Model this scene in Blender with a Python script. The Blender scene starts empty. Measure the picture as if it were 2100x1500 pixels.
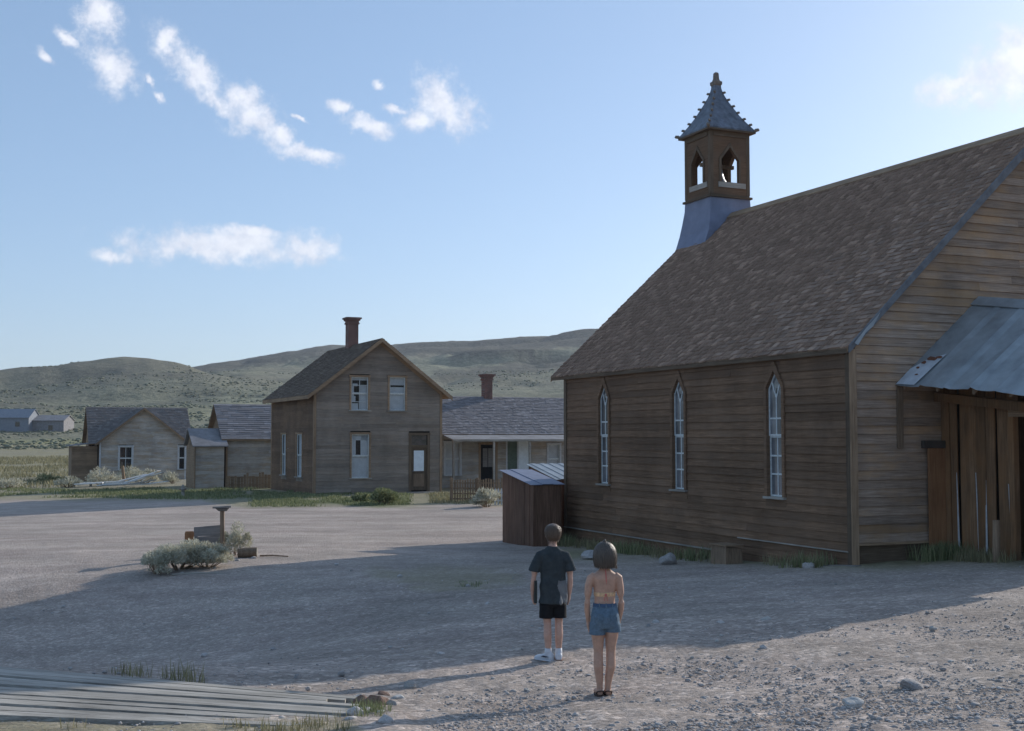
import bpy, bmesh, math, random
import numpy as np
from mathutils import Vector, Matrix

random.seed(7); rng = np.random.default_rng(7)
scene = bpy.context.scene
COL = scene.collection
PI = math.pi
# ---------------------------------------------------------------- camera
F = 2500.0                              # focal length in photo pixels (photo 2100 x 1500)
PITCH = math.atan(143 / F)
ZC = 2.4                                # camera height in world; the ground at the children is about 0.2
cam_d = bpy.data.cameras.new('camera'); cam = bpy.data.objects.new('camera', cam_d); COL.objects.link(cam)
cam_d.sensor_width = 36.0; cam_d.lens = F / 2100 * 36.0
cam_d.clip_start = 0.1; cam_d.clip_end = 8000
cam.location = (0, 0, ZC); cam.rotation_euler = (PI / 2 + PITCH, 0, 0)
scene.camera = cam
scene.render.resolution_x = 1024; scene.render.resolution_y = 731
# ---------------------------------------------------------------- light
SUN_PHI = math.radians(44.0); SUN_EL = math.radians(21.3)
SUN = Vector((math.cos(SUN_PHI) * math.cos(SUN_EL), math.sin(SUN_PHI) * math.cos(SUN_EL), math.sin(SUN_EL)))
sl = bpy.data.lights.new('sun', 'SUN'); sl.energy = 2.2; sl.angle = math.radians(0.55); sl.color = (1.0, 0.94, 0.85)
so = bpy.data.objects.new('sun', sl); COL.objects.link(so)
so.rotation_euler = SUN.to_track_quat('Z', 'Y').to_euler(); so.location = (40, 40, 40)
scene.view_settings.view_transform = 'Standard'; scene.view_settings.look = 'None'
scene.view_settings.gamma = 1; scene.view_settings.use_curve_mapping = False
scene.view_settings.exposure = 1.0
# ---------------------------------------------------------------- sky with clouds (all by world direction)
world = bpy.data.worlds.new('World'); scene.world = world; world.use_nodes = True
def build_world():
    nt = world.node_tree; N = nt.nodes; Lk = nt.links; N.clear()
    out = N.new('ShaderNodeOutputWorld'); bg = N.new('ShaderNodeBackground'); Lk.new(bg.outputs[0], out.inputs[0])
    bg.inputs[1].default_value = 0.095
    sky = N.new('ShaderNodeTexSky'); sky.sky_type = 'NISHITA'; sky.sun_disc = False
    sky.sun_elevation = SUN_EL; sky.sun_rotation = PI / 2 - SUN_PHI
    sky.altitude = 2000; sky.air_density = 1.0; sky.dust_density = 4.0; sky.ozone_density = 2.4
    tc = N.new('ShaderNodeTexCoord'); sep = N.new('ShaderNodeSeparateXYZ'); Lk.new(tc.outputs['Generated'], sep.inputs[0])
    def m(op, a, b=None, c=None):
        n = N.new('ShaderNodeMath'); n.operation = op
        for i, v in enumerate((a, b, c)):
            if v is None: continue
            if isinstance(v, (int, float)): n.inputs[i].default_value = v
            else: Lk.new(v, n.inputs[i])
        return n.outputs[0]
    az = m('ARCTAN2', sep.outputs[0], sep.outputs[1])
    per = 1.06
    az = m('WRAP', az, per / 2 + 0.02, -per / 2 + 0.02)
    el = m('ARCSINE', sep.outputs[2])
    nz = N.new('ShaderNodeTexNoise'); nz.inputs['Scale'].default_value = 26; nz.inputs['Detail'].default_value = 7; nz.inputs['Roughness'].default_value = .62
    Lk.new(tc.outputs['Generated'], nz.inputs['Vector'])
    nzs = N.new('ShaderNodeSeparateColor'); Lk.new(nz.outputs['Color'], nzs.inputs[0])
    wob = 0.030
    azw = m('MULTIPLY_ADD', nzs.outputs[0], wob, m('ADD', az, -wob / 2)); elw = m('MULTIPLY_ADD', nzs.outputs[1], wob, m('ADD', el, -wob / 2))
    co = N.new('ShaderNodeCombineXYZ'); Lk.new(azw, co.inputs[0]); Lk.new(elw, co.inputs[1])
    blobs = [(185, 15, 46, 46, 30, .8), (210, 118, 80, 52, 38, .9), (78, 105, 45, 24, 40, 1.5), (328, 75, 24, 26, 0, .75), (390, 142, 98, 36, 42, .72),
             (515, 228, 80, 40, 44, .72), (575, 270, 38, 20, 25, .8), (640, 312, 66, 18, 10, .85), (318, 185, 44, 20, 50, 1.6), (690, 205, 34, 26, 0, 1.15),
             (750, 252, 64, 30, 15, 1.0), (778, 162, 24, 17, 0, 1.2), (850, 248, 46, 24, 8, .95), (912, 200, 76, 50, 32, .72), (225, 524, 52, 20, 8, .85),
             (455, 503, 250, 44, -1, .95), (632, 506, 72, 36, 5, .72), (1950, 172, 56, 34, 0, .78), (2090, 118, 90, 52, -25, .58), (520, 480, 110, 18, 4, .9), (120, 60, 60, 18, 45, 1.3), (300, 150, 30, 14, 60, 1.3), (800, 215, 60, 20, 20, 1.25), (620, 245, 30, 12, 20, 1.35), (430, 190, 90, 30, 42, 1.0), (1990, 155, 80, 26, -15, 1.2)]
    best = None
    for (u, v, ru, rv, ang, bias) in blobs:
        a = math.atan((u - 1050) / F); e = math.atan((893 - v) / F * math.cos(a)); k = 1 / F
        mp = N.new('ShaderNodeMapping'); mp.vector_type = 'TEXTURE'; Lk.new(co.outputs[0], mp.inputs[0])
        mp.inputs[1].default_value = (a, e, 0); mp.inputs[2].default_value = (0, 0, -math.radians(ang)); mp.inputs[3].default_value = (ru * k, rv * k, 1)
        ln = N.new('ShaderNodeVectorMath'); ln.operation = 'LENGTH'; Lk.new(mp.outputs[0], ln.inputs[0])
        d = m('MULTIPLY', ln.outputs['Value'], bias)
        best = d if best is None else m('MINIMUM', best, d)
    def nz_(sc, det, ro):
        n = N.new('ShaderNodeTexNoise'); n.inputs['Scale'].default_value = sc; n.inputs['Detail'].default_value = det; n.inputs['Roughness'].default_value = ro; Lk.new(tc.outputs['Generated'], n.inputs['Vector']); return n.outputs['Fac']
    n2 = nz_(38, 10, .68); n3 = nz_(120, 8, .7); n4 = nz_(70, 6, .6)
    d = m('MULTIPLY_ADD', n2, 1.75, m('ADD', best, -.72)); d = m('MULTIPLY_ADD', n3, .9, m('ADD', d, -.45))
    mr = N.new('ShaderNodeMapRange'); mr.interpolation_type = 'SMOOTHSTEP'; Lk.new(d, mr.inputs[0])
    mr.inputs[1].default_value = 1.12; mr.inputs[2].default_value = 0.30; mr.inputs[3].default_value = 0; mr.inputs[4].default_value = 0.85
    cs = N.new('ShaderNodeMapRange'); Lk.new(m('MULTIPLY_ADD', d, -.35, n4), cs.inputs[0]); cs.inputs[1].default_value = .05; cs.inputs[2].default_value = .50
    cc = N.new('ShaderNodeMix'); cc.data_type = 'RGBA'; Lk.new(cs.outputs[0], cc.inputs[0]); cc.inputs[6].default_value = (3.9, 4.1, 4.8, 1); cc.inputs[7].default_value = (5.6, 5.7, 6.1, 1)
    # even colour added over the whole sky to raise the fill light
    mix = N.new('ShaderNodeMix'); mix.data_type = 'RGBA'; Lk.new(mr.outputs[0], mix.inputs[0]); 
    sky_fill = N.new('ShaderNodeMix'); sky_fill.data_type = 'RGBA'; sky_fill.inputs[0].default_value = .42; Lk.new(sky.outputs[0], sky_fill.inputs[6]); sky_fill.inputs[7].default_value = (1.55, 2.45, 3.6, 1)
    Lk.new(sky_fill.outputs[2], mix.inputs[6])
    Lk.new(cc.outputs[2], mix.inputs[7])
    Lk.new(mix.outputs[2], bg.inputs[0])
build_world()

# ================================================================ helpers
def ray(u, v):
    a = (u - 1050) / F; b = (750 - v) / F; c, s = math.cos(PITCH), math.sin(PITCH)
    return np.array([a, c - b * s, s + b * c])
def at_z(u, v, z):                       # z relative to the camera
    d = ray(u, v); return d * z / d[2]
YAW = math.atan(1110 * math.cos(PITCH) / F)   # the town grid
wv = np.array([math.cos(YAW), math.sin(YAW), 0]); rv = np.array([-math.sin(YAW), math.cos(YAW), 0])

def vnoise(x, y, seed=0):
    x = np.asarray(x, float); y = np.asarray(y, float)
    xi = np.floor(x).astype(np.int64); yi = np.floor(y).astype(np.int64); xf = x - xi; yf = y - yi
    def h(a, b):
        n = (a * 374761393 + b * 668265263 + seed * 974634777) & 0x7fffffff
        n = ((n ^ (n >> 13)) * 1274126177) & 0x7fffffff
        return ((n ^ (n >> 16)) & 0xffff) / 65535.0
    u = xf * xf * (3 - 2 * xf); v = yf * yf * (3 - 2 * yf)
    return (h(xi, yi) * (1 - u) + h(xi + 1, yi) * u) * (1 - v) + (h(xi, yi + 1) * (1 - u) + h(xi + 1, yi + 1) * u) * v
def fbm(x, y, seed=0, o=4):
    s = 0; a = .5; f = 1
    for i in range(o): s = s + a * vnoise(x * f, y * f, seed + i); a *= .5; f *= 2.03
    return s

def tag(o, label=None, cat=None, group=None, kind=None):
    if label: o['label'] = label
    if cat: o['category'] = cat
    if group: o['group'] = group
    if kind: o['kind'] = kind
    return o
def empty(name, loc, rz=0):
    o = bpy.data.objects.new(name, None); COL.objects.link(o); o.empty_display_size = .2
    o.location = loc; o.rotation_euler = (0, 0, rz); return o

class MB:
    def __init__(s): s.v = []; s.f = []
    def add(s, vs, fs):
        b = len(s.v); s.v += [tuple(map(float, q)) for q in vs]; s.f += [tuple(i + b for i in q) for q in fs]; return s
    def box(s, x0, x1, y0, y1, z0, z1):
        vs = [(x, y, z) for z in (z0, z1) for y in (y0, y1) for x in (x0, x1)]
        return s.add(vs, [(0, 2, 3, 1), (4, 5, 7, 6), (0, 1, 5, 4), (2, 6, 7, 3), (0, 4, 6, 2), (1, 3, 7, 5)])
    def hexa(s, b, t):                   # 4 bottom pts, 4 top pts
        return s.add(list(b) + list(t), [(3, 2, 1, 0), (4, 5, 6, 7), (0, 1, 5, 4), (1, 2, 6, 5), (2, 3, 7, 6), (3, 0, 4, 7)])
    def prism(s, poly, off):             # polygon of 3d points extruded by a vector
        n = len(poly); off = np.array(off, float)
        vs = [np.array(q, float) for q in poly]; vs = vs + [q + off for q in vs]
        fs = [tuple(range(n))[::-1], tuple(range(n, 2 * n))] + [(i, (i + 1) % n, (i + 1) % n + n, i + n) for i in range(n)]
        return s.add(vs, fs)
    def tube(s, pts, rad, k=8, cap=True):
        pts = [Vector(q) for q in pts]
        if not hasattr(rad, '__len__'): rad = [rad] * len(pts)
        rings = []; up = Vector((0, 0, 1))
        for i, q in enumerate(pts):
            d = (pts[min(i + 1, len(pts) - 1)] - pts[max(i - 1, 0)]).normalized()
            a = d.cross(up)
            if a.length < 1e-3: a = d.cross(Vector((1, 0, 0)))
            a.normalize(); b = d.cross(a)
            rings.append([q + (a * math.cos(2 * PI * j / k) + b * math.sin(2 * PI * j / k)) * rad[i] for j in range(k)])
        return s.rings(rings, cap)
    def rings(s, rings, cap=True):
        k = len(rings[0]); b = len(s.v)
        for r in rings: s.v += [tuple(map(float, q)) for q in r]
        for i in range(len(rings) - 1):
            for j in range(k):
                s.f.append((b + i * k + j, b + i * k + (j + 1) % k, b + (i + 1) * k + (j + 1) % k, b + (i + 1) * k + j))
        if cap:
            s.f.append(tuple(b + j for j in range(k))[::-1]); s.f.append(tuple(b + (len(rings) - 1) * k + j for j in range(k)))
        return s
    def build(s, name, mat, parent=None, smooth=False, kind=None):
        me = bpy.data.meshes.new(name); me.from_pydata(s.v, [], s.f); me.update()
        bm = bmesh.new(); bm.from_mesh(me); bmesh.ops.recalc_face_normals(bm, faces=bm.faces); bm.to_mesh(me); bm.free()
        if smooth: me.polygons.foreach_set('use_smooth', [True] * len(me.polygons))
        o = bpy.data.objects.new(name, me); COL.objects.link(o)
        if mat: me.materials.append(mat)
        if parent: o.parent = parent
        if kind: o['kind'] = kind
        return o
def np_mesh(name, V, Fc, mat, parent=None, attrs=None, smooth=False):
    """V (n,3), Fc (m,3|4) numpy -> object"""
    me = bpy.data.meshes.new(name); n = len(V); m_, k = Fc.shape
    me.vertices.add(n); me.vertices.foreach_set('co', np.ascontiguousarray(V, np.float32).ravel())
    me.loops.add(m_ * k); me.loops.foreach_set('vertex_index', np.ascontiguousarray(Fc, np.int32).ravel())
    me.polygons.add(m_); me.polygons.foreach_set('loop_start', np.arange(0, m_ * k, k, dtype=np.int32))
    me.update(calc_edges=True); me.validate()
    if smooth: me.polygons.foreach_set('use_smooth', np.ones(m_, bool))
    for an, av in (attrs or {}).items():
        at = me.color_attributes.new(an, 'FLOAT_COLOR', 'POINT'); c = np.ones((n, 4), np.float32); c[:, :av.shape[1]] = av
        at.data.foreach_set('color', c.ravel())
    if mat: me.materials.append(mat)
    o = bpy.data.objects.new(name, me); COL.objects.link(o)
    if parent: o.parent = parent
    return o

# ================================================================ materials
def mat_base(name):
    m = bpy.data.materials.new(name); m.use_nodes = True; nt = m.node_tree
    return m, nt, nt.nodes, nt.links, nt.nodes['Principled BSDF']
def rgb(c): return (c[0], c[1], c[2], 1)
def mixc(N, Lk, fac, a, b, mode='MIX'):
    n = N.new('ShaderNodeMix'); n.data_type = 'RGBA'; n.blend_type = mode
    for i, v in ((0, fac), (6, a), (7, b)):
        if isinstance(v, (int, float)): n.inputs[i].default_value = v
        elif isinstance(v, tuple): n.inputs[i].default_value = rgb(v)
        else: Lk.new(v, n.inputs[i])
    return n.outputs[2]
def noise(N, Lk, vec, scale, detail=4, rough=.55, mapscale=None):
    if mapscale:
        mp = N.new('ShaderNodeMapping'); mp.inputs[3].default_value = mapscale; Lk.new(vec, mp.inputs[0]); vec = mp.outputs[0]
    n = N.new('ShaderNodeTexNoise'); n.inputs['Scale'].default_value = scale; n.inputs['Detail'].default_value = detail; n.inputs['Roughness'].default_value = rough
    Lk.new(vec, n.inputs['Vector']); return n.outputs['Fac']
def ramp(N, Lk, fac, stops):
    r = N.new('ShaderNodeValToRGB'); e = r.color_ramp.elements
    while len(e) > len(stops): e.remove(e[-1])
    while len(e) < len(stops): e.new(1)
    for i, (p, c) in enumerate(stops): e[i].position = p; e[i].color = rgb(c) if isinstance(c, tuple) else (c, c, c, 1)
    Lk.new(fac, r.inputs[0]); return r.outputs[0]
def bump(N, Lk, bsdf, h, st, dist=.01):
    b = N.new('ShaderNodeBump'); b.inputs['Strength'].default_value = st; b.inputs['Distance'].default_value = dist
    Lk.new(h, b.inputs['Height']); Lk.new(b.outputs[0], bsdf.inputs['Normal'])
WALK = math.atan2(*[float(q) for q in (at_z(735, 1426, -2.13) - at_z(-60, 1361, -2.04))[[1, 0]]])     # the run of the boardwalk
def wood(name, dark, mid, light, stain=None, horiz=True, rough=.85, randamt=.20, grain=1.0, rot=None):
    m, nt, N, Lk, P = mat_base(name)
    tc = N.new('ShaderNodeTexCoord'); oi = N.new('ShaderNodeObjectInfo')
    # shift the grain per piece so that neighbouring boards do not run on
    vm = N.new('ShaderNodeVectorMath'); vm.operation = 'MULTIPLY_ADD'; vm.inputs[1].default_value = (1, 1, 1)
    Lk.new(tc.outputs['Object'], vm.inputs[0])
    cx = N.new('ShaderNodeCombineXYZ'); mu = N.new('ShaderNodeMath'); mu.operation = 'MULTIPLY'; mu.inputs[1].default_value = 37.0
    Lk.new(oi.outputs['Random'], mu.inputs[0]); Lk.new(mu.outputs[0], cx.inputs[0]); Lk.new(mu.outputs[0], cx.inputs[1]); Lk.new(cx.outputs[0], vm.inputs[2])
    vec = vm.outputs[0]
    ms = (1.2, 1.2, 34) if horiz else (30, 30, 1.1)
    if rot is not None:
        mr_ = N.new('ShaderNodeMapping'); mr_.inputs[2].default_value = (0, 0, -rot); Lk.new(vec, mr_.inputs[0]); vec = mr_.outputs[0]; ms = (1.0, 34, 34)
    g = noise(N, Lk, vec, 1.6 * grain, 6, .65, ms)
    b = noise(N, Lk, vec, .9, 4, .6, (1, 1, 3) if horiz else (3, 3, 1))
    col = ramp(N, Lk, g, [(.28, dark), (.5, mid), (.75, light)])
    if stain:
        col = mixc(N, Lk, ramp(N, Lk, b, [(.46, 0.0), (.66, .75)]), col, stain)
    wst = noise(N, Lk, tc.outputs['Object'], .75, 5, .65, (1, 1, .8)); col = mixc(N, Lk, 1.0, col, ramp(N, Lk, wst, [(.3, .72), (.5, 1.0), (.7, 1.22)]), 'MULTIPLY')
    rr = ramp(N, Lk, oi.outputs['Random'], [(0.0, 1 - randamt), (.5, 1.0), (1.0, 1 + randamt * .8)])
    col = mixc(N, Lk, 1.0, col, rr, 'MULTIPLY')
    Lk.new(col, P.inputs['Base Color']); P.inputs['Roughness'].default_value = rough; P.inputs['Specular IOR Level'].default_value = .25
    bump(N, Lk, P, g, .5, .008)
    return m
def plain(name, c, rough=.7, var=.15, scale=8, metal=0, spec=.4, bumpst=.15):
    m, nt, N, Lk, P = mat_base(name)
    tc = N.new('ShaderNodeTexCoord'); n = noise(N, Lk, tc.outputs['Object'], scale, 5, .6)
    a = tuple(x * (1 - var) for x in c); b = tuple(min(1, x * (1 + var)) for x in c)
    Lk.new(ramp(N, Lk, n, [(.3, a), (.7, b)]), P.inputs['Base Color'])
    P.inputs['Roughness'].default_value = rough; P.inputs['Metallic'].default_value = metal; P.inputs['Specular IOR Level'].default_value = spec
    if bumpst: bump(N, Lk, P, n, bumpst, .01)
    return m
M = {}
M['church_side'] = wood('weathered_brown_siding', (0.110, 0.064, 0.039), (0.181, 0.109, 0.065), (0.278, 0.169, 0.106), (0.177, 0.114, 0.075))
M['dark_trim'] = wood('dark_weathered_trim', (0.086, 0.059, 0.040), (0.137, 0.098, 0.066), (0.196, 0.146, 0.101), None, False)
M['dark_trim_h'] = wood('dark_weathered_trim_across', (0.086, 0.059, 0.040), (0.137, 0.098, 0.066), (0.196, 0.146, 0.101), None, True)
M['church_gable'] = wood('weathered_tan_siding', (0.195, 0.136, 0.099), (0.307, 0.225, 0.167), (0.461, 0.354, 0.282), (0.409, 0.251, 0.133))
M['trim'] = wood('weathered_trim', (0.194, 0.127, 0.077), (0.307, 0.208, 0.132), (0.455, 0.318, 0.209), None, False)
M['trim_h'] = wood('weathered_trim_across', (0.194, 0.127, 0.077), (0.307, 0.208, 0.132), (0.479, 0.336, 0.223), None, True)
M['sill'] = wood('pale_sill_wood', (0.216, 0.196, 0.169), (0.324, 0.297, 0.257), (0.446, 0.405, 0.365), None, True)
M['plank_v'] = wood('brown_vertical_plank', (0.114, 0.062, 0.033), (0.198, 0.113, 0.060), (0.324, 0.193, 0.108), (0.276, 0.138, 0.061), False)
M['orange_board'] = wood('orange_brown_board', (0.225, 0.105, 0.050), (0.305, 0.149, 0.071), (0.383, 0.198, 0.099), None, False, randamt=.1)
M['shed_v'] = wood('dark_shed_plank', (0.070, 0.036, 0.024), (0.151, 0.084, 0.055), (0.271, 0.163, 0.111), None, False)
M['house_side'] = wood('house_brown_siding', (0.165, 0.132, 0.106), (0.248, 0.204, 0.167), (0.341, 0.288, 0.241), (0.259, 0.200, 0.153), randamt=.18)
M['cottage_side'] = wood('pale_bleached_siding', (.26, .225, .19), (.42, .385, .345), (.56, .53, .49), (.38, .29, .20), randamt=.15)
M['brown_gable'] = wood('warm_brown_boarding', (.16, .105, .065), (.25, .17, .108), (.34, .245, .165), None, True)
M['boardwalk'] = wood('bleached_plank', (.17, .152, .128), (.39, .362, .32), (.58, .55, .50), None, True, randamt=.2, rot=WALK)
M['grey_board'] = wood('grey_board', (0.141, 0.131, 0.123), (0.237, 0.219, 0.203), (0.360, 0.333, 0.308), None, True)
M['post'] = wood('post_wood', (0.131, 0.088, 0.060), (0.228, 0.158, 0.105), (0.333, 0.245, 0.175), None, False)
M['white_paint'] = plain('worn_white_paint', (.50, .51, .52), .6, .18, 14)
M['scrap_white'] = plain('bleached_white_board', (.74, .73, .72), .8, .15, 6)
M['white_sash'] = plain('white_sash_paint', (0.604, 0.633, 0.628), .55, .2, 20)
M['blind'] = plain('pale_window_blind', (.74, .79, .82), .9, .10, 5, bumpst=0)
M['dark_inside'] = plain('dark_interior', (.018, .016, .015), .9, .3, 3, bumpst=0)
M['core'] = plain('bare_wall_core', (.06, .05, .042), .9, .3, 3)
M['galv'] = plain('galvanised_sheet', (0.324, 0.352, 0.367), .42, .28, 2.2, .35, .5, .05)
M['galv_pale'] = plain('pale_galvanised_sheet', (0.600, 0.645, 0.690), .45, .25, 3, .2, .5, .05)
M['rake'] = plain('dull_grey_rake', (.16, .165, .175), .7, .3, 5, .0, .3, .1)
M['rust'] = plain('rust', (.17, .065, .035), .85, .35, 18)
M['bluegrey_tin'] = plain('blue_grey_tin', (0.203, 0.225, 0.307), .55, .14, 3, .15, .4, .04)
M['dark_tin'] = plain('dark_belfry_tin', (0.128, 0.143, 0.173), .45, .45, 6, .3, .5, .06)
M['crocket'] = plain('crocket_wood', (0.210, 0.173, 0.143), .8, .4, 20)
M['brick'] = None
M['far_roof'] = plain('grey_far_roof', (0.232, 0.225, 0.232), .8, .25, 2.0)
M['far_white'] = plain('far_white_boards', (0.221, 0.241, 0.277), .8, .12, 2.0)
def glass_mat(name, base, transp, rough=.06):
    m, nt, N, Lk, P = mat_base(name)
    tc = N.new('ShaderNodeTexCoord'); oi = N.new('ShaderNodeObjectInfo')
    n = noise(N, Lk, tc.outputs['Object'], 3.0, 3, .5)
    c = mixc(N, Lk, 1.0, ramp(N, Lk, n, [(.35, tuple(x * .6 for x in base)), (.7, base)]), ramp(N, Lk, oi.outputs['Random'], [(0, .55), (1, 1.35)]), 'MULTIPLY')
    Lk.new(c, P.inputs['Base Color']); P.inputs['Roughness'].default_value = rough; P.inputs['IOR'].default_value = 1.9
    bump(N, Lk, P, n, .25, .02)
    if transp:
        tr = N.new('ShaderNodeBsdfTransparent'); mx = N.new('ShaderNodeMixShader'); mx.inputs[0].default_value = transp
        Lk.new(P.outputs[0], mx.inputs[1]); Lk.new(tr.outputs[0], mx.inputs[2]); Lk.new(mx.outputs[0], N['Material Output'].inputs[0])
    return m
M['pane_church'] = glass_mat('old_church_glass', (0.216, 0.227, 0.244), .0)
M['pane'] = glass_mat('old_house_glass', (.05, .055, .06), .86)
M['pane_dark'] = glass_mat('dark_glass', (.025, .03, .035), .0)
def brick_mat():
    m, nt, N, Lk, P = mat_base('red_chimney_brick')
    tc = N.new('ShaderNodeTexCoord'); mp = N.new('ShaderNodeMapping'); mp.inputs[2].default_value = (PI / 2, 0, .78); Lk.new(tc.outputs['Object'], mp.inputs[0])
    b = N.new('ShaderNodeTexBrick'); Lk.new(mp.outputs[0], b.inputs[0]); b.inputs['Scale'].default_value = 1
    b.inputs['Brick Width'].default_value = .22; b.inputs['Row Height'].default_value = .075; b.inputs['Mortar Size'].default_value = .008
    b.inputs['Color1'].default_value = (.23, .095, .07, 1); b.inputs['Color2'].default_value = (.155, .075, .06, 1); b.inputs['Mortar'].default_value = (.25, .22, .2, 1)
    n = noise(N, Lk, tc.outputs['Object'], 3, 4)
    Lk.new(mixc(N, Lk, 1.0, b.outputs[0], ramp(N, Lk, n, [(.3, .65), (.7, 1.2)]), 'MULTIPLY'), P.inputs['Base Color']); P.inputs['Roughness'].default_value = .9
    bump(N, Lk, P, b.outputs['Fac'], -.4, .01)
    return m
M['brick'] = brick_mat()
def shingle_mat(name, dark, light, attr):
    m, nt, N, Lk, P = mat_base(name)
    tc = N.new('ShaderNodeTexCoord')
    if attr: a = N.new('ShaderNodeVertexColor'); a.layer_name = 'tint'; s = N.new('ShaderNodeSeparateColor'); Lk.new(a.outputs[0], s.inputs[0]); r = s.outputs[0]
    else: oi = N.new('ShaderNodeObjectInfo'); r = oi.outputs['Random']
    g = noise(N, Lk, tc.outputs['Object'], 2, 4, .6, (14, 40, 14))
    mid = tuple((x + y) / 2 for x, y in zip(dark, light))
    c = ramp(N, Lk, r, [(0, dark), (.55, mid), (.85, light), (1, tuple(x * 1.25 for x in light))])
    c = mixc(N, Lk, 1.0, c, ramp(N, Lk, g, [(.3, .72), (.7, 1.2)]), 'MULTIPLY')
    Lk.new(c, P.inputs['Base Color']); P.inputs['Roughness'].default_value = .9; P.inputs['Specular IOR Level'].default_value = .2
    bump(N, Lk, P, g, .4, .006)
    return m
SH = ((0.231, 0.154, 0.111), (0.372, 0.254, 0.186))
M['shingle'] = shingle_mat('church_shingle', *SH, False); M['shingle_mass'] = shingle_mat('church_shingle_field', *SH, True)
M['house_shingle'] = shingle_mat('house_shingle', (0.116, 0.084, 0.062), (0.190, 0.143, 0.105), True)
M['ranch_shingle'] = shingle_mat('grey_shingle', (.205, .192, .195), (.275, .258, .260), True)
M['cottage_shingle'] = shingle_mat('cottage_shingle', (.170, .150, .140), (.215, .195, .185), True)
M['skin'] = plain('skin', (.50, .30, .215), .55, .15, 22, 0, .4, 0)
M['skin_fair'] = plain('fair_skin', (.53, .325, .25), .55, .15, 22, 0, .4, 0)
M['tee'] = plain('charcoal_cotton', (0.046, 0.056, 0.061), .95, .2, 16, 0, .2, .3)
M['black_cloth'] = plain('black_cloth', (.012, .013, .015), .9, .3, 20, 0, .2, .3)
M['denim'] = plain('blue_denim', (0.122, 0.180, 0.239), .9, .22, 40, 0, .2, .3)
M['denim_dark'] = plain('dark_denim_waistband', (0.076, 0.120, 0.194), .9, .2, 40, 0, .2, .2)
M['strap'] = plain('yellow_pink_strap', (.72, .45, .25), .8, .3, 60, 0, .2, 0)
M['strap_pink'] = plain('pink_tie', (.62, .17, .15), .8, .2, 60, 0, .2, 0)
M['shoe'] = plain('white_shoe', (.62, .63, .66), .6, .08, 10, 0, .4, .1)
M['shoe_dark'] = plain('navy_shoe_stripe', (.03, .035, .06), .6, .2, 10)
M['sandal'] = plain('brown_sandal', (.07, .045, .035), .8, .3, 14)
M['book'] = plain('dark_green_binder', (.02, .028, .028), .5, .2, 10)
M['eye'] = plain('eye', (.6, .6, .58), .2, .02, 5, bumpst=0)
M['lip'] = plain('lip', (.42, .16, .14), .5, .05, 5, bumpst=0)
def hair_mat(name, d, l):
    m, nt, N, Lk, P = mat_base(name); tc = N.new('ShaderNodeTexCoord')
    g = noise(N, Lk, tc.outputs['Object'], 1, 5, .6, (150, 150, 9))
    Lk.new(ramp(N, Lk, g, [(.3, d), (.7, l)]), P.inputs['Base Color']); P.inputs['Roughness'].default_value = .45; P.inputs['Specular IOR Level'].default_value = .5
    bump(N, Lk, P, g, .7, .006); return m
M['hair_boy'] = hair_mat('light_brown_hair', (.075, .048, .033), (.19, .13, .088))
M['hair_girl'] = hair_mat('brown_bob_hair', (.045, .034, .026), (.13, .102, .08))
def leaf_mat(name, a, b, rough=.8):
    m, nt, N, Lk, P = mat_base(name); v = N.new('ShaderNodeVertexColor'); v.layer_name = 'tint'
    s = N.new('ShaderNodeSeparateColor'); Lk.new(v.outputs[0], s.inputs[0])
    Lk.new(ramp(N, Lk, s.outputs[0], [(0, a), (1, b)]), P.inputs['Base Color']); P.inputs['Roughness'].default_value = rough; P.inputs['Specular IOR Level'].default_value = .2
    tr = N.new('ShaderNodeBsdfTranslucent'); Lk.new(ramp(N, Lk, s.outputs[0], [(0, a), (1, b)]), tr.inputs[0])
    mx = N.new('ShaderNodeMixShader'); mx.inputs[0].default_value = .25; Lk.new(P.outputs[0], mx.inputs[1]); Lk.new(tr.outputs[0], mx.inputs[2]); Lk.new(mx.outputs[0], N['Material Output'].inputs[0])
    return m
M['sage'] = leaf_mat('sage_leaf', (.36, .34, .25), (.72, .69, .56))
M['grass'] = leaf_mat('green_grass', (0.072, 0.104, 0.039), (0.221, 0.247, 0.111))
M['drygrass'] = leaf_mat('dry_grass', (0.169, 0.156, 0.085), (0.390, 0.351, 0.208))
M['weed'] = leaf_mat('weed_leaf', (0.101, 0.133, 0.057), (0.355, 0.359, 0.195))
def stone_mat(name, a, b):
    m, nt, N, Lk, P = mat_base(name); tc = N.new('ShaderNodeTexCoord'); oi = N.new('ShaderNodeObjectInfo')
    n = noise(N, Lk, tc.outputs['Object'], 7, 5, .6)
    c = mixc(N, Lk, 1.0, ramp(N, Lk, n, [(.3, a), (.7, b)]), ramp(N, Lk, oi.outputs['Random'], [(0, .7), (1, 1.3)]), 'MULTIPLY')
    Lk.new(c, P.inputs['Base Color']); P.inputs['Roughness'].default_value = .9; bump(N, Lk, P, n, .5, .02); return m
M['stone'] = stone_mat('grey_stone', (0.306, 0.283, 0.274), (0.540, 0.504, 0.478))
M['stone_white'] = stone_mat('pale_stone', (.36, .35, .33), (.52, .5, .47))
M['stone_red'] = stone_mat('rusty_stone', (.17, .10, .075), (.26, .17, .13))
M['gravel'] = leaf_mat('gravel_stone', (.34, .32, .31), (.62, .59, .57), .9)

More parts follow.
